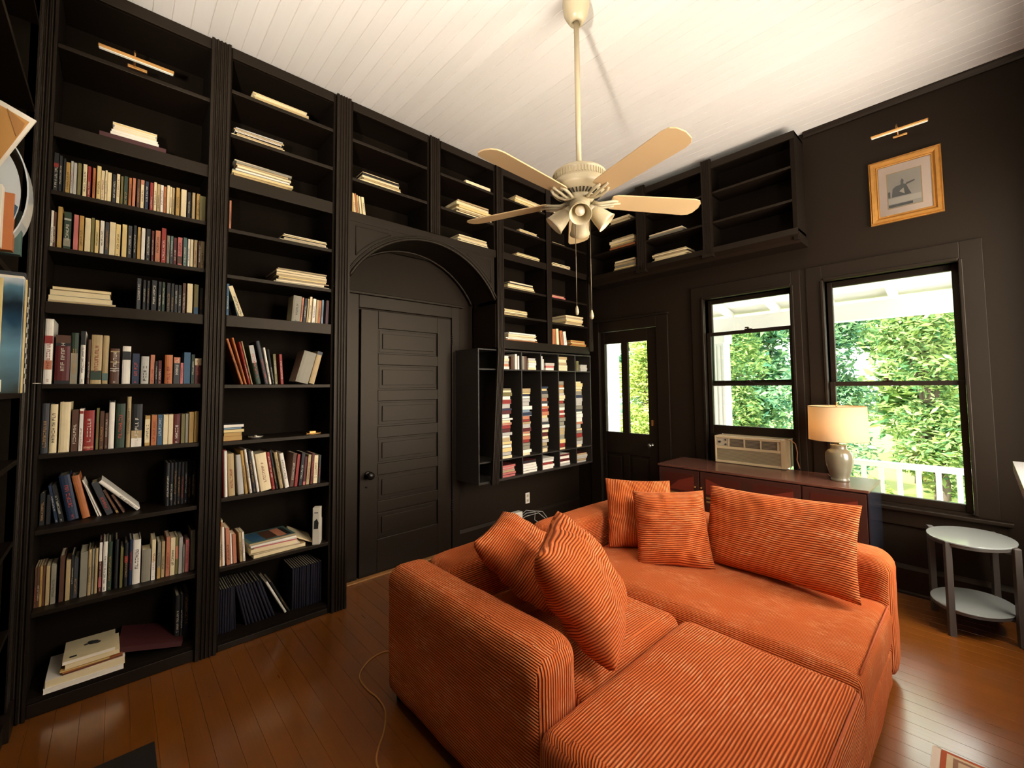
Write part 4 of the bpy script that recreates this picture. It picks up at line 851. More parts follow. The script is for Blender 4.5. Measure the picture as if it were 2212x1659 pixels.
def pillow(label, center, rv, wd, hh, th, seed, ribs='h', n=44, crease=.010, pinch=.05, group='orange corduroy cushions on the sofa'):
    bm = bmesh.new(); uvl = bm.loops.layers.uv.new('rib'); g = {}
    for side in (-1, 1):
        for i in range(n+1):
            for j in range(n+1):
                edge = i in (0, n) or j in (0, n)
                if edge and side == 1: g[(1, i, j)] = g[(-1, i, j)]; continue
                u = -1+2*i/n; v_ = -1+2*j/n
                u = math.copysign(abs(u)**.9, u); v_ = math.copysign(abs(v_)**.9, v_)
                x = u*wd/2*(1-pinch*(1-v_*v_)**1.0*abs(u)**3); z = v_*hh/2*(1-pinch*(1-u*u)*abs(v_)**3)
                prof = max(0, (1-abs(u)**2.6)*(1-abs(v_)**2.6))**.52
                y = side*(th/2*prof+.006)
                P = Vector((x, y, z)); e = max(abs(u), abs(v_))
                rad = noise.noise(Vector((math.atan2(v_, u)*3.2+seed, seed, side)))*crease*1.6*max(0, e-.45)*(1-e**8)*2
                y += side*(rad+noise.noise(Vector((x*9+seed, z*9, side*3)))*crease*prof+noise.noise(Vector((x*22, z*22+seed, side)))*crease*.35*prof)
                z -= .012*(1-u*u)*prof
                g[(side, i, j)] = bm.verts.new((x, y, z))
    for side in (-1, 1):
        for i in range(n):
            for j in range(n):
                q = [g[(side, i, j)], g[(side, i+1, j)], g[(side, i+1, j+1)], g[(side, i, j+1)]]
                if side == 1: q.reverse()
                f_ = bm.faces.new(q); f_.smooth = True
                for l in f_.loops:
                    p = l.vert.co; wv = noise.noise(Vector((p.x*5+seed, p.z*5, 0)))*.012
                    l[uvl].uv = (p.z+wv, p.x) if ribs == 'h' else (p.x+wv, p.z)
    me = bpy.data.meshes.new('cushion'); bmesh.ops.recalc_face_normals(bm, faces=bm.faces); bm.to_mesh(me); bm.free(); me.materials.append(M_CORD)
    o = bpy.data.objects.new('cushion', me); col.objects.link(o)
    v_ = Vector(rv); o.matrix_world = Matrix.Translation(center) @ Matrix.Rotation(v_.length, 4, v_.normalized())
    tag(o, label, 'cushion', group)
    # welt along the outline
    pts = []
    for k in range(4*n):
        s, q = divmod(k, n); i, j = [(q, 0), (n, q), (n-q, n), (0, n-q)][s]; pts.append(tuple(me.vertices[0].co))
    return o
def outline(o, wd, hh, pinch=.05, n=20):
    pts = []
    for s in range(4):
        for q in range(n):
            t = -1+2*q/n
            u, v_ = [(t, -1), (1, t), (-t, 1), (-1, -t)][s]
            u = math.copysign(abs(u)**.9, u); v_ = math.copysign(abs(v_)**.9, v_)
            pts.append((u*wd/2*(1-pinch*(1-v_*v_)*abs(u)**3), 0, v_*hh/2*(1-pinch*(1-u*u)*abs(v_)**3)))
    pts.append(pts[0])
    w_ = MB().tube(pts, .0055, 7).build('welt', M_PIP); w_.parent = o
PW = [('long rectangular orange cushion leaning on the back below the windows', (2.163, 2.650, .650), (-.35, -.025, -.111), .765, .445, .20, 3.1, 'h', .014),
      ('square orange cushion between the long cushion and the corner cushion', (1.655, 2.490, .610), (-.48, -.20, .50), .42, .45, .19, 7.7, 'h', .020),
      ('square orange cushion leaning in the far corner of the sofa', (1.385, 2.590, .625), (-.50, -.157, .75), .44, .45, .18, 12.3, 'v', .018),
      ('large orange cushion at the arm, nearest the camera, its corner on the seat edge', (1.80, 1.440, .670), (-.307, -.674, 2.059), .50, .47, .23, 21.9, 'h', .024),
      ('large orange cushion behind the nearest one, leaning over the low back', (1.385, 1.53, .622), (-.544, -.989, 1.966), .50, .475, .20, 31.4, 'h', .022)]
for lab, c_, rv, a, b, th, sd, rb_, cr in PW:
    o = pillow(lab, c_, rv, a, b, th, sd, rb_, crease=cr); pass
tas = tag(MB().tube([(0, 0, .006), (.018, .004, .012), (.036, .002, .014)], [.006, .009, .006], 10).tube([(.036, .002, .014), (.05, -.004, .02), (.062, .0, .012)], [.007, .005, .003], 8).tube([(.01, -.002, .006), (.014, 0, .018)], [.009, .009], 10).build('tassel', mat('white_cotton', '#d8d0c4', .8, bump=.6, bump_scale=200)), 'small white tassel lying on the seat beside the nearest cushion', 'tassel'); tas.location = (1.69, 1.84, .4335); tas.rotation_euler = (0, 0, R(60))

# ------------------------------------------------------------------ ceiling fan
M_FAN = mat('almond_enamel', '#b3a585', .35)
M_BLADE = mat('pale_wood_blade', '#c9aa7c', .5, noise_amt=.06, noise_scale=6)
FX, FY = 1.575, 1.765
fan = thing('ceiling_fan', 'almond five-blade ceiling fan with four frosted light shades and pull chains', 'ceiling fan', (FX, FY, H))
MB().lathe([(.072, H-.001), (.072, H-.03), (.066, H-.07), (.052, H-.10), (.038, H-.122), (.024, H-.126), (.022, H-.118), (0, H-.115)], FX, FY, 40, cap=False).build('canopy', M_FAN, fan)
MB().tube([(FX, FY, H-.12), (FX, FY, 2.60)], .0145, 16).build('downrod', M_FAN, fan)
MB().lathe([(0, 2.6120), (.03, 2.6120), (.034, 2.6020), (.09, 2.6000), (.125, 2.5920), (.138, 2.5800), (.140, 2.5740), (.136, 2.5700), (.136, 2.5350), (.141, 2.5300), (.147, 2.5220), (.147, 2.4980), (.140, 2.4860), (.118, 2.4720), (.112, 2.4700), (.080, 2.4580), (.072, 2.4460), (.07, 2.4360), (0, 2.4360)], FX, FY, 64).build('motor_housing', M_FAN, fan)
mb = MB()
for k in range(56):
    a = 2*math.pi*k/56
    mb.box(.1355, .1405, -.0032, .0032, 2.538, 2.567); mb.xf(Matrix.Translation((FX, FY, 0)) @ Matrix.Rotation(a, 4, 'Z'), len(mb.v)-8)
mb.build('vent_ribs', M_FAN, fan)
mb = MB()
for k in range(36):
    a = 2*math.pi*k/36
    mb.prism([(.084, 2.4575), (.112, 2.4685), (.112, 2.4655), (.084, 2.4545)], 'Y', -.0035, .0035); mb.xf(Matrix.Translation((FX, FY, 0)) @ Matrix.Rotation(a, 4, 'Z'), len(mb.v)-8)
mb.build('lower_vent_slots', mat('vent_shadow_gap', '#231d14', .8), fan)
for k in range(5):
    a = R(57+72*k); T = Matrix.Translation((FX, FY, 2.44)) @ Matrix.Rotation(a, 4, 'Z')
    ir = MB()
    for s in (-1, 1): ir.tube([(.075, s*.010, -.004), (.10, s*.022, -.014), (.135, s*.034, -.012), (.175, s*.036, -.004), (.20, s*.026, 0)], [.009, .008, .007, .008, .007], 8)
    ir.tube([(.07, 0, -.002), (.12, 0, -.016), (.17, 0, -.006), (.225, 0, .001)], [.010, .007, .007, .006], 8)
    ir.xf(T); iron = ir.build('blade_iron', M_FAN, fan)
    bl = MB(); pr = [(.17, -.048), (.19, -.057), (.30, -.062), (.62, -.070), (.655, -.062), (.672, -.040), (.680, 0), (.672, .040), (.655, .062), (.62, .070), (.30, .062), (.19, .057), (.17, .048)]
    bl.prism(pr, 'Z', 0, .006); bl.xf(T @ Matrix.Translation((0, 0, .004)) @ Matrix.Rotation(R(-12), 4, 'X'))
    bl.build('blade', M_BLADE, fan, bevel=.001)
MB().lathe([(.045, 2.4430), (.052, 2.4350), (.054, 2.4100), (.05, 2.3850), (.04, 2.3700), (.02, 2.3580), (0, 2.3550)], FX, FY, 32, cap=False).build('light_hub', M_FAN, fan)
M_SHADE = bpy.data.materials.new('frosted_glass'); M_SHADE.use_nodes = True
b_ = M_SHADE.node_tree.nodes['Principled BSDF']; b_.inputs['Base Color'].default_value = lin('#eadbb4'); b_.inputs['Roughness'].default_value = .35; b_.inputs['Transmission Weight'].default_value = .25; b_.inputs['Subsurface Weight'].default_value = .3; b_.inputs['Subsurface Radius'].default_value = (.02, .02, .015)
M_BULB = mat('pearl_bulb', '#efe4c8', .2)
for k in range(4):
    a = R(-51+90*k); tilt = R(46)
    T = Matrix.Translation((FX, FY, 2.405)) @ Matrix.Rotation(a, 4, 'Z') @ Matrix.Translation((.045, 0, 0)) @ Matrix.Rotation(math.pi-tilt, 4, 'Y')
    MB().lathe([(0, -.02), (.012, -.02), (.014, 0), (.021, .004), (.023, .028), (.012, .03), (0, .03)], 0, 0, 20, mtx=T).build('lamp_holder', M_FAN, fan)
    sh = MB().lathe([(.020, .026), (.027, .034), (.038, .055), (.046, .085), (.050, .112), (.056, .130), (.0535, .130), (.047, .112), (.043, .086), (.035, .057), (.024, .037), (.018, .030)], 0, 0, 36, mtx=T, cap=False).build('lamp_shade', M_SHADE, fan)
    MB().lathe([(.010, .03), (.012, .05), (.022, .068), (.026, .085), (.022, .102), (.010, .111), (0, .113)], 0, 0, 20, mtx=T, cap=False).build('bulb', M_BULB, sh)
for dx, z1 in ((-.012, 1.885), (.052, 1.865)):
    x, y = FX+dx*.68, FY+dx*.73+(-.02 if dx < 0 else 0)
    ch = MB().tube([(x, y, 2.37), (x, y, z1)], .0020, 6).build('pull_chain', mat('dull_chain', '#7d705a', .4, .6), fan)
    MB().lathe([(0, z1), (.004, z1-.002), (.009, z1-.02), (.011, z1-.034), (.008, z1-.046), (0, z1-.05)], x, y, 16, cap=False).build('chain_pull', M_FAN, ch)

# ------------------------------------------------------------------ picture lights and picture
def picture_light(x0, x1, yb, z, wally, label, face='Y'):
    t = thing('picture_light', label, 'picture light', ((x0+x1)/2, wally, z))
    xm = (x0+x1)/2
    MB().box(x0, x1, yb, yb+.020, z-.004, z+.012).build('light_bar', M_BRASS, t, bevel=.003)
    MB().box(x0+.004, x1-.004, yb+.003, yb+.017, z-.008, z-.004).build('diffuser', mat('opal_diffuser', '#f0ecd8', .4), t)
    MB().box(xm-.04, xm+.04, wally-.012, wally, z-.018, z-.002).build('wall_plate', M_BRASS, t, bevel=.003)
    MB().tube([(xm-.012, wally-.008, z-.004), (xm-.012, wally-.02, z+.045), (xm-.012, (wally+yb)/2, z+.06), (xm-.012, yb+.018, z+.035), (xm-.012, yb+.01, z+.010)], .0055, 10).build('arm', M_BRASS, t)
    return t
picture_light(2.492, 2.798, 4.03, 3.268, D, 'slim brass picture light above the gold-framed picture')
pl = picture_light(-.113, .185, -.075, 3.172, 0, 'long brass picture light on the top shelf edge of the far-left bookcase')
# turn that one to face the room from the left wall
pl.location = (0.006, .036, 3.180); pl.rotation_euler = (0, 0, R(90))
for ch in pl.children:
    pass
M_GOLD = mat('antique_gold_leaf', '#b07c38', .40, .5, noise_amt=.25, noise_scale=25, bump=.6, bump_scale=45)
pc = thing('framed_picture', 'small black and white print in a wide gold frame on the window wall', 'picture', (2.65, D, 2.64))
X0, X1, Z0, Z1 = 2.458, 2.846, 2.638, 3.108
def frame_ring(prof, name, m, parent):
    """prof: list of (inset, y) swept round the rectangle with mitred corners"""
    vs = []; fs = []; n = len(prof)
    for cx, cz, sx, sz in ((X0, Z0, 1, 1), (X1, Z0, -1, 1), (X1, Z1, -1, -1), (X0, Z1, 1, -1)):
        for ins, y in prof: vs.append((cx+sx*ins, y, cz+sz*ins))
    for k in range(4):
        for i in range(n-1): fs.append((k*n+i, ((k+1) % 4)*n+i, ((k+1) % 4)*n+i+1, k*n+i+1))
    return MB().add(vs, fs).build(name, m, parent)
frame_ring([(0, D-.001), (0, D-.022), (.004, D-.026), (.010, D-.022), (.014, D-.030), (.030, D-.027), (.042, D-.016), (.046, D-.020), (.052, D-.018), (.054, D-.008), (.054, D-.004)], 'frame', M_GOLD, pc)
B(X0+.05, X1-.05, D-.010, D-.002, Z0+.05, Z1-.05).build('mat_board', mat('cream_mount', '#f6dcc4', .8), pc)
a0, a1, c0, c1 = 2.562, 2.738, 2.742, 2.992
B(a0-.006, a1+.006, D-.0104, D-.010, c0-.006, c1+.006).build('mount_bevel', mat('tan_bevel', '#c9a873', .7), pc)
pt = B(a0, a1, D-.0108, D-.0104, c0, c1).build('print', mat('print_paper', '#c0b6a2', .7, noise_amt=.1), pc)
yy = D-.0108
mb = MB().prism([(a0+.02, c0+.075), (a0+.125, c0+.075), (a0+.110, c0+.115), (a0+.10, c0+.15), (a0+.085, c0+.16), (a0+.088, c0+.185), (a0+.078, c0+.20), (a0+.070, c0+.18), (a0+.072, c0+.158), (a0+.04, c0+.15), (a0+.026, c0+.135)], 'Y', yy-.0003, yy)
mb.prism([(a0+.095, c0+.145), (a0+.145, c0+.162), (a0+.145, c0+.172), (a0+.10, c0+.162)], 'Y', yy-.0003, yy)
mb.box(a0, a0+.012, yy-.0003, yy, c0+.075, c0+.12).box(a0, a0+.13, yy-.0003, yy, c0+.003, c0+.022)
mb.build('printed_figure', mat('print_ink', '#4d4a42', .7), pt)
MB().prism([(a0+.06, c0+.11), (a0+.09, c0+.085), (a0+.085, c0+.13)], 'Y', yy-.0006, yy-.0003).box(a0, a1, yy-.0003, yy, c0+.028, c0+.068).build('printed_highlight', mat('print_light', '#ddd2bc', .7), pt)
B(X0+.052, X1-.052, D-.0135, D-.0125, Z0+.052, Z1-.052).build('glazing', glassy('picture_glass', (1, 1, 1, 1)), pc)

# ------------------------------------------------------------------ credenza, lamp, air conditioner
M_CRED = mat('dark_walnut', '#3a1f18', .38, noise_amt=.25, noise_scale=5)
M_CTOP = mat('polished_walnut_top', '#5a3a2e', .22, noise_amt=.2, noise_scale=4)
M_RED = mat('red_inlay', '#6e2a1c', .4); M_OCH = mat('ochre_inlay', '#7d6236', .45)
cr = thing('credenza', 'long dark walnut sideboard with inlaid red doors under the windows', 'sideboard', (1.7, 3.8, 0))
CX0, CX1, CY0, CY1, CT = .975, 2.44, 3.575, 4.055, .78
B(CX0, CX1, CY0, CY1, CT-.018, CT).build('top', M_CTOP, cr, bevel=.003)
B(CX0+.008, CX1-.008, CY0+.022, CY1-.01, .12, CT-.018).build('body', M_CRED, cr, bevel=.002)
B(CX1-.008, CX1-.001, CY0+.004, CY1-.004, .12, CT-.018).build('side_panel', mat('gloss_side_panel', '#20222a', .12), cr)
for x in (CX0+.06, CX1-.06):
    for y in (CY0+.06, CY1-.06): MB().lathe([(0, .001), (.014, .001), (.024, .12), (0, .12)], x, y, 16).build('leg', M_CRED, cr)
for i, (a, b) in enumerate(((CX0+.014, 1.342), (1.352, 2.062), (2.074, CX1-.014))):
    dr = B(a, b, CY0+.002, CY0+.022, .14, CT-.026).build('door', M_CRED, cr, bevel=.002)
    parts = [(a, b)] if i != 1 else [(a, (a+b)/2), ((a+b)/2, b)]
    for j, (p, q) in enumerate(parts):
        p += .045; q -= .045; m_ = (p+q)/2
        pan = B(p, q, CY0+.0005, CY0+.002, .20, CT-.06).build('inlay_panel', mat('deep_red_panel', '#431a12', .35), dr)
        flip = (i+j) % 2
        tri = [(q, CT-.075), (q, CT-.20), (p+(q-p)*.15, CT-.20), (m_, CT-.12)] if not flip else [(p, CT-.075), (p, CT-.20), (q-(q-p)*.15, CT-.20), (m_, CT-.12)]
        MB().prism(tri, 'Y', CY0-.0002, CY0+.0005).build('inlay', M_RED, dr)
        MB().box(p, q, CY0-.0002, CY0+.0005, CT-.238, CT-.222).box(p, q, CY0-.0002, CY0+.0005, CT-.268, CT-.254).build('inlay', M_OCH, dr)
    kx = b-.03 if i == 0 else a+.012
    MB().lathe([(0, 0), (.004, 0), (.004, .012), (.008, .016), (.006, .022), (0, .023)], 0, 0, 14, mtx=Matrix.Translation((kx, CY0+.002, .625)) @ Matrix.Rotation(R(90), 4, 'X')).build('door_knob', M_BRASS, dr)
LX, LY = 2.245, 3.835
lp = thing('table_lamp', 'grey-green ceramic table lamp with a drum shade, lit, on the sideboard', 'lamp', (LX, LY, CT))
MB().lathe([(0, .0005), (.056, .0005), (.058, .006), (.054, .016), (.053, .022), (.062, .045), (.074, .085), (.082, .13), (.0835, .17), (.080, .195), (.068, .213), (.052, .222), (.049, .228), (.050, .250), (.047, .254), (0, .254)], LX, LY, 48, mtx=Matrix.Translation((0, 0, CT))).build('lamp_base', mat('celadon_crackle', '#6d6753', .25, noise_amt=.1, noise_scale=18, coat=.4), lp)
MB().tube([(LX, LY, CT+.25), (LX, LY, CT+.535)], .005, 10).build('stem', M_BRASS, lp)
M_LSH = bpy.data.materials.new('linen_shade'); M_LSH.use_nodes = True; t = M_LSH.node_tree; t.nodes.clear()
o_ = t.nodes.new('ShaderNodeOutputMaterial'); a_ = t.nodes.new('ShaderNodeAddShader'); df = t.nodes.new('ShaderNodeBsdfDiffuse'); tl = t.nodes.new('ShaderNodeBsdfTranslucent'); df.inputs[0].default_value = lin('#a39376'); tl.inputs[0].default_value = lin('#a08c6c')
t.links.new(df.outputs[0], a_.inputs[0]); t.links.new(tl.outputs[0], a_.inputs[1]); t.links.new(a_.outputs[0], o_.inputs[0])
sh = MB().lathe([(.176, CT+.285), (.172, CT+.53), (.1705, CT+.53), (.1745, CT+.285)], LX, LY, 64, cap=False).build('lamp_shade', M_LSH, lp)
mb = MB()
for zz, rr in ((CT+.287, .1755), (CT+.528, .1715)): mb.tube([(LX+rr*math.cos(2*math.pi*k/48), LY+rr*math.sin(2*math.pi*k/48), zz) for k in range(49)], .0022, 6)
for k in range(3): mb.tube([(LX, LY, CT+.52), (LX+.171*math.cos(2.1*k), LY+.171*math.sin(2.1*k), CT+.526)], .0018, 6)
mb.build('shade_ring', mat('shade_trim', '#8f7a55', .6), sh)
MB().lathe([(0, CT+.53), (.006, CT+.53), (.007, CT+.54), (.004, CT+.548), (.008, CT+.556), (0, CT+.562)], LX, LY, 16, cap=False).build('finial', M_BRASS, lp)
MB().lathe([(0, CT+.33), (.012, CT+.33), (.014, CT+.355), (.027, CT+.39), (.029, CT+.41), (.020, CT+.434), (0, CT+.442)], LX, LY, 20, cap=False).build('bulb', mat('glowing_bulb', '#fff0d0', .5, emit='#ffd9a0', es=6), lp)
light('lamp_bulb_light', 'POINT', (LX, LY, CT+.46), (0, 0, 0), 2.0, (1, .72, .46), shadow_soft_size=.03)
MB().tube([(LX-.07, LY+.08, CT+.004), (LX-.10, LY+.15, CT+.004), (LX-.11, LY+.19, CT+.004)], .0028, 8).build('power_cord', mat('clear_cord', '#6b5a48', .3), lp)
M_AC = mat('beige_plastic', '#b8a27c', .5); M_ACG = mat('taupe_grille', '#8d7d5f', .6); M_ACD = mat('dark_louver', '#4d453a', .6)
ac = thing('air_conditioner', 'beige window air conditioner behind the sideboard under the left window', 'air conditioner', (1.59, 4.05, .784))
A0, A1, AY, AZ0, AZ1 = 1.312, 1.868, 3.985, .784, 1.018
MB().box(A0, A1, AY+.014, D+.25, AZ0, AZ1).build('housing', M_AC, ac, bevel=.006)
mb = MB().box(A0, A0+.014, AY, AY+.014, AZ0, AZ1).box(A1-.034, A1, AY, AY+.014, AZ0, AZ1).box(A0+.014, A1-.034, AY, AY+.014, AZ1-.02, AZ1).box(A0+.014, A1-.034, AY, AY+.014, .905, .928).box(A0+.014, A1-.034, AY, AY+.014, AZ0, AZ0+.02)
mb.build('front_frame', M_AC, ac, bevel=.003)
mb = MB()
for k in range(10): mb.box(A0+.014, A1-.034, AY+.005, AY+.012, .805+.0103*k, .805+.0103*k+.006)
mb.build('intake_grille', M_ACG, ac)
mb = MB()
for k in range(3):
    a = A0+.125+k*.128
    for j in range(6): mb.box(a, a+.118, AY+.005, AY+.012, .932+.0108*j, .932+.0108*j+.0052)
mb.build('louvers', M_ACD, ac)
for k in range(4): B(A0+.115+k*.128, A0+.125+k*.128, AY, AY+.014, .928, AZ1-.02).build('louver_divider', M_AC, ac)
cp = MB().box(A0+.016, A0+.113, AY+.003, AY+.013, .93, AZ1-.022).build('control_panel', mat('grey_control_panel', '#a89a80', .5), ac)
for x, z, r_ in ((A0+.045, .965, .010), (A0+.095, .985, .008), (A0+.095, .945, .008)):
    MB().lathe([(0, 0), (r_, 0), (r_*.9, .008), (0, .009)], 0, 0, 18, mtx=Matrix.Translation((x, AY+.003, z)) @ Matrix.Rotation(R(90), 4, 'X')).build('control_knob', mat('black_knob', '#1f1d1b', .4), cp)
MB().tube([(A1-.01, AY+.03, AZ1+.004), (A1+.03, AY+.035, AZ1+.002), (A1+.06, AY+.05, .99), (A1+.068, AY+.06, .92), (A1+.062, AY+.062, .86), (A1+.072, AY+.085, .80), (A1+.07, AY+.09, .79)], .004, 8).build('power_cord', mat('tan_cord', '#9b6c48', .5), ac)

# ------------------------------------------------------------------ oval side table
M_TTOP = mat('pale_grey_lacquer', '#878b86', .12); M_TLEG = mat('dark_grey_wood', '#4c4640', .35)
tb = thing('side_table', 'two-tier oval side table with pale grey tops under the right window', 'side table', (2.872, 3.83, 0))
def oval(cx, cy, a, b, rot, z0, z1, name, m, rim=.004):
    pr = []
    for k in range(72):
        t = 2*math.pi*k/72; x, y = a*math.cos(t), b*math.sin(t); pr.append((cx+x*math.cos(rot)-y*math.sin(rot), cy+x*math.sin(rot)+y*math.cos(rot)))
    return MB().prism(pr, 'Z', z0, z1).build(name, m, tb, bevel=.003)
oval(2.872, 3.825, .188, .232, R(-16), .532, .542, 'table_top', M_TTOP); oval(2.872, 3.825, .184, .228, R(-16), .514, .532, 'top_rim', M_TLEG)
oval(2.866, 3.825, .180, .222, R(-16), .150, .158, 'lower_shelf', M_TTOP); oval(2.866, 3.825, .178, .220, R(-16), .135, .150, 'shelf_rim', M_TLEG)
for x, y in ((2.780, 3.625), (3.050, 3.735), (2.690, 3.945), (2.965, 4.035)):
    B(-.015, .015, -.017, .017, .001, .540).xf(Matrix.Translation((x, y, 0)) @ Matrix.Rotation(R(22), 4, 'Z')).build('leg', M_TLEG, tb, bevel=.003)
for (xa, ya), (xb, yb) in (((2.780, 3.625), (2.965, 4.035)), ((3.050, 3.735), (2.690, 3.945))):
    MB().tube([(xa, ya, .504), (xb, yb, .504)], .009, 8).build('stretcher', M_TLEG, tb)

# ------------------------------------------------------------------ small things
M_MANT = mat('white_gloss_lacquer', '#d9d6cf', .06)
mn = thing('mantel', 'white gloss mantel shelf cut off by the right edge of the picture', 'mantel', (3.2, 1.6, 0))
B(3.018, XE-.001, .9, 2.262, 1.165, 1.200).build('mantel_shelf', M_MANT, mn, bevel=.001)
MB().box(3.16, XE-.001, .95, 1.15, .001, 1.165).box(3.16, XE-.001, 2.02, 2.22, .001, 1.165).box(3.16, XE-.001, 1.15, 2.02, .9, 1.165).build('surround', M_MANT, mn, bevel=.004)
ot = thing('wall_outlet', 'white electrical outlet on the black wall below the magazine rack', 'outlet', (XW, 3.255, .29))
B(XW, XW+.006, 3.225, 3.285, .235, .345).build('cover_plate', mat('white_plastic', '#e4dccb', .4), ot, bevel=.002)
for z in (.265, .315): B(XW+.006, XW+.008, 3.24, 3.27, z-.016, z+.016).build('socket', mat('outlet_face', '#bfae92', .5), ot, bevel=.001)
for z in (.265, .315): MB().box(XW+.008, XW+.0084, 3.248, 3.251, z-.006, z+.006).box(XW+.008, XW+.0084, 3.259, 3.262, z-.006, z+.006).build('socket_slots', mat('black_slots', '#15120f', .7), ot)
rt = thing('wifi_router', 'white box router with grey cables on the floor behind the sofa', 'router', (-.28, 2.93, 0))
MB().box(-.335, -.27, 2.95, 3.10, .001, .20).build('case', mat('white_plastic', '#e4dccb', .4), rt, bevel=.008)
MB().lathe([(0, 0), (.014, 0), (.013, .003), (0, .003)], 0, 0, 18, mtx=Matrix.Translation((-.27, 3.0, .15)) @ Matrix.Rotation(R(90), 4, 'Y')).build('emblem', mat('grey_emblem', '#5e5a55', .5), rt)
M_CAB = mat('grey_cable', '#a8a39a', .4)
for k, (y0_, z0_) in enumerate(((3.34, .16), (3.22, .10), (3.42, .05))):
    MB().tube([(-.30, 3.095, .15-.02*k), (-.27, 3.15, .20-.03*k), (-.24, 3.2+.05*k, .19-.02*k), (-.22, y0_, z0_), (-.2, y0_+.12, .01)], .004, 8).build('cable', M_CAB, rt)
cpts = [(1.00, 1.30, .004), (.80, 1.24, .004), (.66, 1.17, .004), (.640, 1.10, .004), (.675, 1.02, .004), (.75, .955, .004), (.86, .945, .004), (.955, .955, .004), (1.05, .945, .004), (1.15, .895, .004), (1.24, .82, .004), (1.31, .79, .004), (1.42, .80, .004), (1.6, .78, .004), (1.9, .60, .004)]
def smooth(p, n=6):
    out = []; P = [Vector(x) for x in p]
    for i in range(len(P)-1):
        a, b, c, d = P[max(i-1, 0)], P[i], P[i+1], P[min(i+2, len(P)-1)]
        for k in range(n):
            t = k/n; out.append(.5*((2*b)+(c-a)*t+(2*a-5*b+4*c-d)*t*t+(3*b-a-3*c+d)*t**3))
    return out+[P[-1]]
tag(MB().tube(smooth(cpts), .0038, 8).build('extension_cord', mat('amber_cord', '#b8803f', .35)), 'thin amber extension cord curling on the floor beside the sofa', 'cord')
rg = thing('rug', 'red and cream bordered rug at the bottom right corner', 'rug', (3.05, 1.9, 0))
B(2.758, 3.155, 1.3, 2.474, .0005, .006).build('rug_backing', mat('cream_wool', '#d8cbb8', .95), rg)
B(2.784, 3.145, 1.32, 2.470, .006, .009).build('rug_border', mat('rust_wool', '#a8502c', .95, noise_amt=.15, noise_scale=60), rg)
B(2.800, 3.125, 1.34, 2.455, .009, .0105).build('rug_band', mat('beige_wool', '#cdb893', .95, noise_amt=.1, noise_scale=60), rg)
B(2.818, 3.105, 1.36, 2.440, .0105, .0115).build('rug_field', mat('brown_wool', '#8c6650', .95, noise_amt=.2, noise_scale=60), rg)
B(2.832, 3.09, 1.38, 2.425, .0115, .0125).build('rug_medallion', mat('faded_wool', '#c4ab8b', .95, noise_amt=.15, noise_scale=60), rg)
mb = MB()
for k in range(12): mb.box(2.762+k*.0018, 2.763+k*.0018, 2.474, 2.488, .001, .003)
mb.build('fringe', mat('fringe_cotton', '#b9a98e', .9), rg)
bn = thing('low_bench', 'dark low box at the bottom left corner, only its far corner in view', 'bench', (.85, 0, 0))
B(.62, 1.15, -.27, .158, .001, .05).build('box', mat('very_dark_wood', '#1c1611', .55), bn, bevel=.002)

tl_ = thing('added_uplighter', 'unseen brass uplighter added to brighten the ceiling, standing against the near wall', 'lamp', (2.40, -.36, 0))  # made-up stand for the added uplight, out of view
MB().lathe([(0, .001), (.14, .001), (.14, .014), (.02, .03), (0, .03)], 2.40, -.36, 32).build('base', M_BRASS, tl_)
MB().tube([(2.40, -.36, .02), (2.40, -.36, 1.70)], .012, 12).build('pole', M_BRASS, tl_)
MB().lathe([(.014, 1.69), (.05, 1.71), (.11, 1.75), (.15, 1.80), (.146, 1.80), (.105, 1.757), (.05, 1.72), (.014, 1.705)], 2.40, -.36, 40, cap=False).build('lamp_shade', M_BRASS, tl_)
# ------------------------------------------------------------------ porch and garden
PY = 5.55
struct(B(-6, 9, D+.15, PY+.25, -.30, -.12).build('floor_porch', mat('porch_floor_paint', '#b9b4aa', .5)))
pr_ = thing('porch_roof', None, None, (1.5, 5, 2.6), kind='structure')
pz = lambda y: 2.62-.28*(y-D)/(PY-D)
mb = MB().prism([(D+.14, pz(D)+.0), (PY+.35, pz(PY+.35)), (PY+.35, pz(PY+.35)+.12), (D+.14, pz(D)+.12)], 'X', -6, 9)
mb.build('ceiling_boards', M_WHITE, pr_)
for k in range(28):
    x = -5.60+k*.50
    MB().prism([(D+.15, pz(D)-.07), (PY-.02, pz(PY)-.07), (PY-.02, pz(PY)), (D+.15, pz(D))], 'X', x, x+.06).build('rafter', M_WHITE, pr_)
B(-6, 9, PY-.06, PY+.08, 2.115, 2.285).build('beam', M_WHITE, pr_)
B(-6, 9, PY+.30, PY+.36, 2.25, 2.36).build('fascia', M_WHITE, pr_)
for x, lab in ((-.87, 'white square porch post seen through the glazed door'), (.75, 'white square porch post seen through the left window'), (3.9, 'white porch post beyond the right edge of the windows')):
    p = thing('porch_post', lab, 'post', (x, PY, -.12), 'white posts of the porch')
    B(x-.10, x+.10, PY-.09, PY+.11, -.12, 2.115).build('shaft', M_WHITE, p, bevel=.006)
    MB().box(x-.12, x+.12, PY-.11, PY+.13, -.119, .02).box(x-.12, x+.12, PY-.11, PY+.13, 1.98, 2.114).build('collar', M_WHITE, p, bevel=.006)
    if x < 1:
        mb = MB()
        for d_ in (-.05, 0, .05): mb.box(x+d_-.008, x+d_+.008, PY-.098, PY-.09, .06, 1.95)
        mb.build('raised_strips', M_WHITE, p)
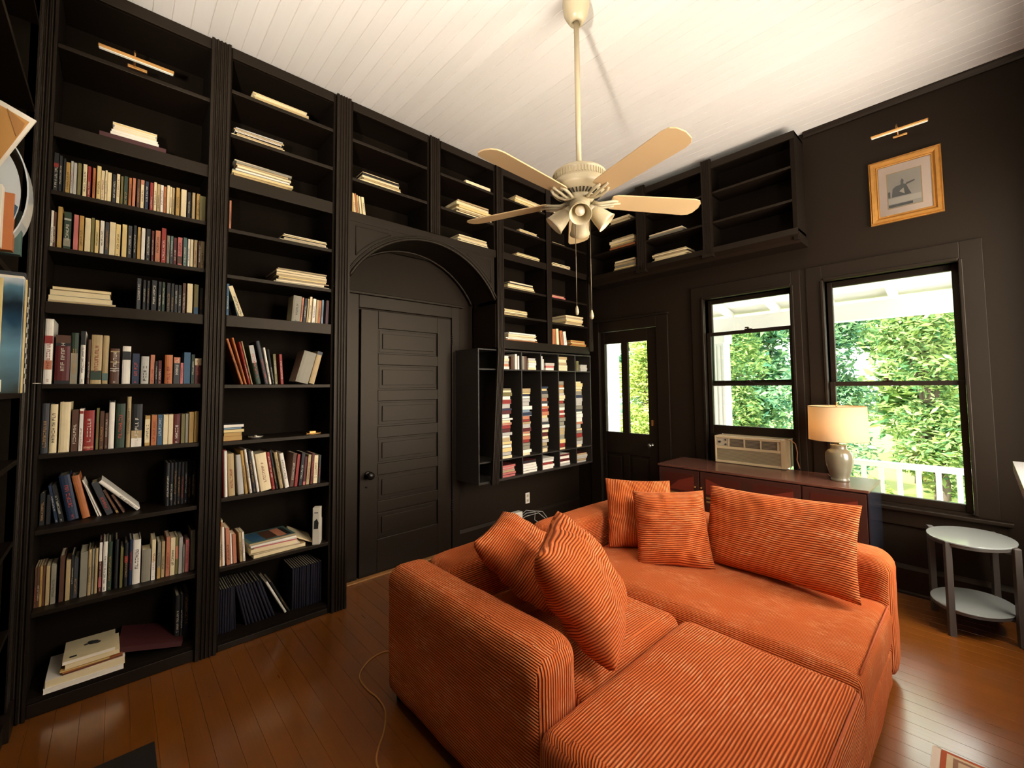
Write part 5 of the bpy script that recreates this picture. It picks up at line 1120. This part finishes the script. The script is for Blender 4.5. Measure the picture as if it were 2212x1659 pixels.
for (xa, xb, lab) in ((-.75, .63, 'white porch railing between the two posts, seen through the door'), (.87, 3.78, 'white porch railing seen through the right window')):
    rl = thing('porch_railing', lab, 'railing', ((xa+xb)/2, PY, -.12), 'white railings of the porch')
    MB().box(xa, xb, PY-.045, PY+.045, .655, .705).build('top_rail', M_WHITE, rl, bevel=.005)
    MB().box(xa, xb, PY-.02, PY+.02, .0, .045).build('bottom_rail', M_WHITE, rl, bevel=.004)
    n = int((xb-xa)/.128)
    for k in range(n):
        x = xa+.05+k*(xb-xa-.1)/(n-1)
        B(x-.019, x+.019, PY-.019, PY+.019, .045, .655).build('baluster', M_WHITE, rl)
tag(B(-30, 30, PY+.3, 60, -1.1, -.9).build('ground', mat('lawn_soil', '#6f7a35', .9, noise_amt=.3, noise_scale=3)), kind='structure')
def leafmat(name, c1, c2):
    m = bpy.data.materials.new(name); m.use_nodes = True; t = m.node_tree; t.nodes.clear(); L = t.links
    o = t.nodes.new('ShaderNodeOutputMaterial'); a = t.nodes.new('ShaderNodeAddShader'); d = t.nodes.new('ShaderNodeBsdfDiffuse'); tr = t.nodes.new('ShaderNodeBsdfTranslucent')
    g = t.nodes.new('ShaderNodeNewGeometry'); r_ = t.nodes.new('ShaderNodeValToRGB'); L.new(g.outputs['Random Per Island'], r_.inputs[0])
    r_.color_ramp.elements[0].color = lin(c1); r_.color_ramp.elements[1].color = lin(c2); e_ = r_.color_ramp.elements.new(.55); e_.color = tuple((a_+b_)/2*.8 for a_, b_ in zip(lin(c1), lin(c2)))
    L.new(r_.outputs[0], d.inputs[0]); L.new(r_.outputs[0], tr.inputs[0]); L.new(d.outputs[0], a.inputs[0]); L.new(tr.outputs[0], a.inputs[1]); L.new(a.outputs[0], o.inputs[0])
    return m
LEAF = [leafmat('leaves_yellow_green', '#43602e', '#b9bd72'), leafmat('leaves_mid_green', '#34573a', '#97a768'), leafmat('leaves_cool_green', '#2f5549', '#7f9c72')]
M_BARK = mat('grey_bark', '#5c5044', .9, noise_amt=.3, noise_scale=10)
def tree(name, label, x, y, z0, blobs, n, mi, size=.10, seed=0, cat='tree', group='trees and shrubs beyond the porch', trunk=True):
    t = thing(name, label, cat, (x, y, z0), group); rr = random.Random(seed); vs = []; fs = []
    for k in range(n):
        bx_, by_, bz_, br = blobs[rr.randrange(len(blobs))]
        d = Vector((rr.gauss(0, 1), rr.gauss(0, 1), rr.gauss(0, 1))).normalized()*br*(rr.uniform(.25, 1)**.5)
        p = Vector((bx_, by_, bz_))+d; a = Vector((rr.gauss(0, 1), rr.gauss(0, 1), rr.gauss(0, .5))).normalized(); up = Vector((rr.gauss(0, .7), rr.gauss(0, .7)-.3, 1)).normalized()
        b_ = a.cross(up).normalized(); s = size*rr.uniform(.6, 1.3); q = len(vs); c_ = up*s*.12
        vs += [p-a*s, p-a*s*.1+b_*s*.36+c_, p+a*s, p-a*s*.1-b_*s*.36+c_]; fs.append((q, q+1, q+2, q+3))
    me = bpy.data.meshes.new('foliage'); me.from_pydata([tuple(v_) for v_ in vs], [], fs); me.materials.append(LEAF[mi])
    o = bpy.data.objects.new('foliage', me); col.objects.link(o); o.parent = t; o.location = (-x, -y, -z0)
    if trunk:
        mb = MB(); mb.tube([(x, y, z0), (x+.05, y, z0+.8), (x-.05, y+.1, z0+1.7), (x+.1, y, z0+2.8)], [.11, .09, .07, .04], 10)
        for bx_, by_, bz_, br in blobs[:5]: mb.tube([(x-.02, y+.05, z0+1.3), ((x+bx_)/2, (y+by_)/2, (z0+1.6+bz_)/2+.2), (bx_, by_, bz_)], [.05, .035, .015], 7)
        mb.build('trunk', M_BARK, t)
    return t
def blobs(x, y, z0, z1, w_, n, seed, r0=.55):
    rr = random.Random(seed); return [(x+rr.uniform(-w_, w_), y+rr.uniform(-w_*.5, w_*.5), rr.uniform(z0, z1), r0*rr.uniform(.7, 1.25)) for _ in range(n)]
TR = [(-4.3, 9.4, 1, 'leafy tree seen through the left pane of the glazed door'), (-2.55, 9.4, 0, 'leafy tree seen through the right pane of the glazed door'),
      (-.8, 9.8, 1, 'leafy tree beyond the wall between the glazed door and the left window'), (.95, 9.8, 2, 'cool green tree at the right of the left window'),
      (2.45, 9.4, 1, 'mid green tree in the middle of the right window'), (4.2, 9.4, 0, 'bright tree at the right side of the right window')]
for i, (x, y, mi, lab) in enumerate(TR):
    tree('leafy_tree', lab, x, y, -.9, blobs(x, y, -.1, 3.6, .42, 24, 40+i, .43), 12500, mi, .068, 100+i)
for i, (x, mi, lab) in enumerate(((-5.2, 2, 'tall tree far behind, leftmost of the far row'), (-1.6, 2, 'tall tree far behind, second of the far row'), (1.9, 1, 'tall tree far behind, third of the far row'), (5.4, 2, 'tall tree far behind, rightmost of the far row'))):
    tree('leafy_tree', lab, x, 14, -.9, blobs(x, 14, 0, 5.2, 1.0, 40, 90+i, .62), 9000, mi, .15, 300+i)
SHR = [(1.65, 7.4, 'low bright shrub behind the railing, left side of the right window'), (3.15, 7.4, 'low bright shrub behind the railing, right side of the right window'), (.2, 7.4, 'low shrub seen at the bottom of the left window'), (-2.1, 7.4, 'low shrub seen at the bottom of the glazed door')]
for i, (x, y, lab) in enumerate(SHR):
    tree('shrub', lab, x, y, -.9, blobs(x, y, -.6, .0, .4, 12, 70+i, .28), 4000, (0, 1, 2, 0)[i], .045, 200+i, cat='shrub', trunk=False)
# lawn
rr = random.Random(5); vs = []; fs = []
for k in range(7000):
    x = rr.uniform(-6, 6); y = rr.uniform(PY+.95, 6.75); s = rr.uniform(.03, .07); a = rr.uniform(0, 6.3); q = len(vs)
    vs += [(x-.008*math.cos(a), y-.008*math.sin(a), -.9), (x+.008*math.cos(a), y+.008*math.sin(a), -.9), (x+rr.uniform(-.03, .03), y+rr.uniform(-.03, .03), -.9+s)]; fs.append((q, q+1, q+2))
me = bpy.data.meshes.new('lawn_grass'); me.from_pydata(vs, [], fs); me.materials.append(LEAF[0]); o = bpy.data.objects.new('lawn_grass', me); col.objects.link(o)
tag(o, 'short green grass of the lawn beyond the porch', 'grass', kind='stuff')
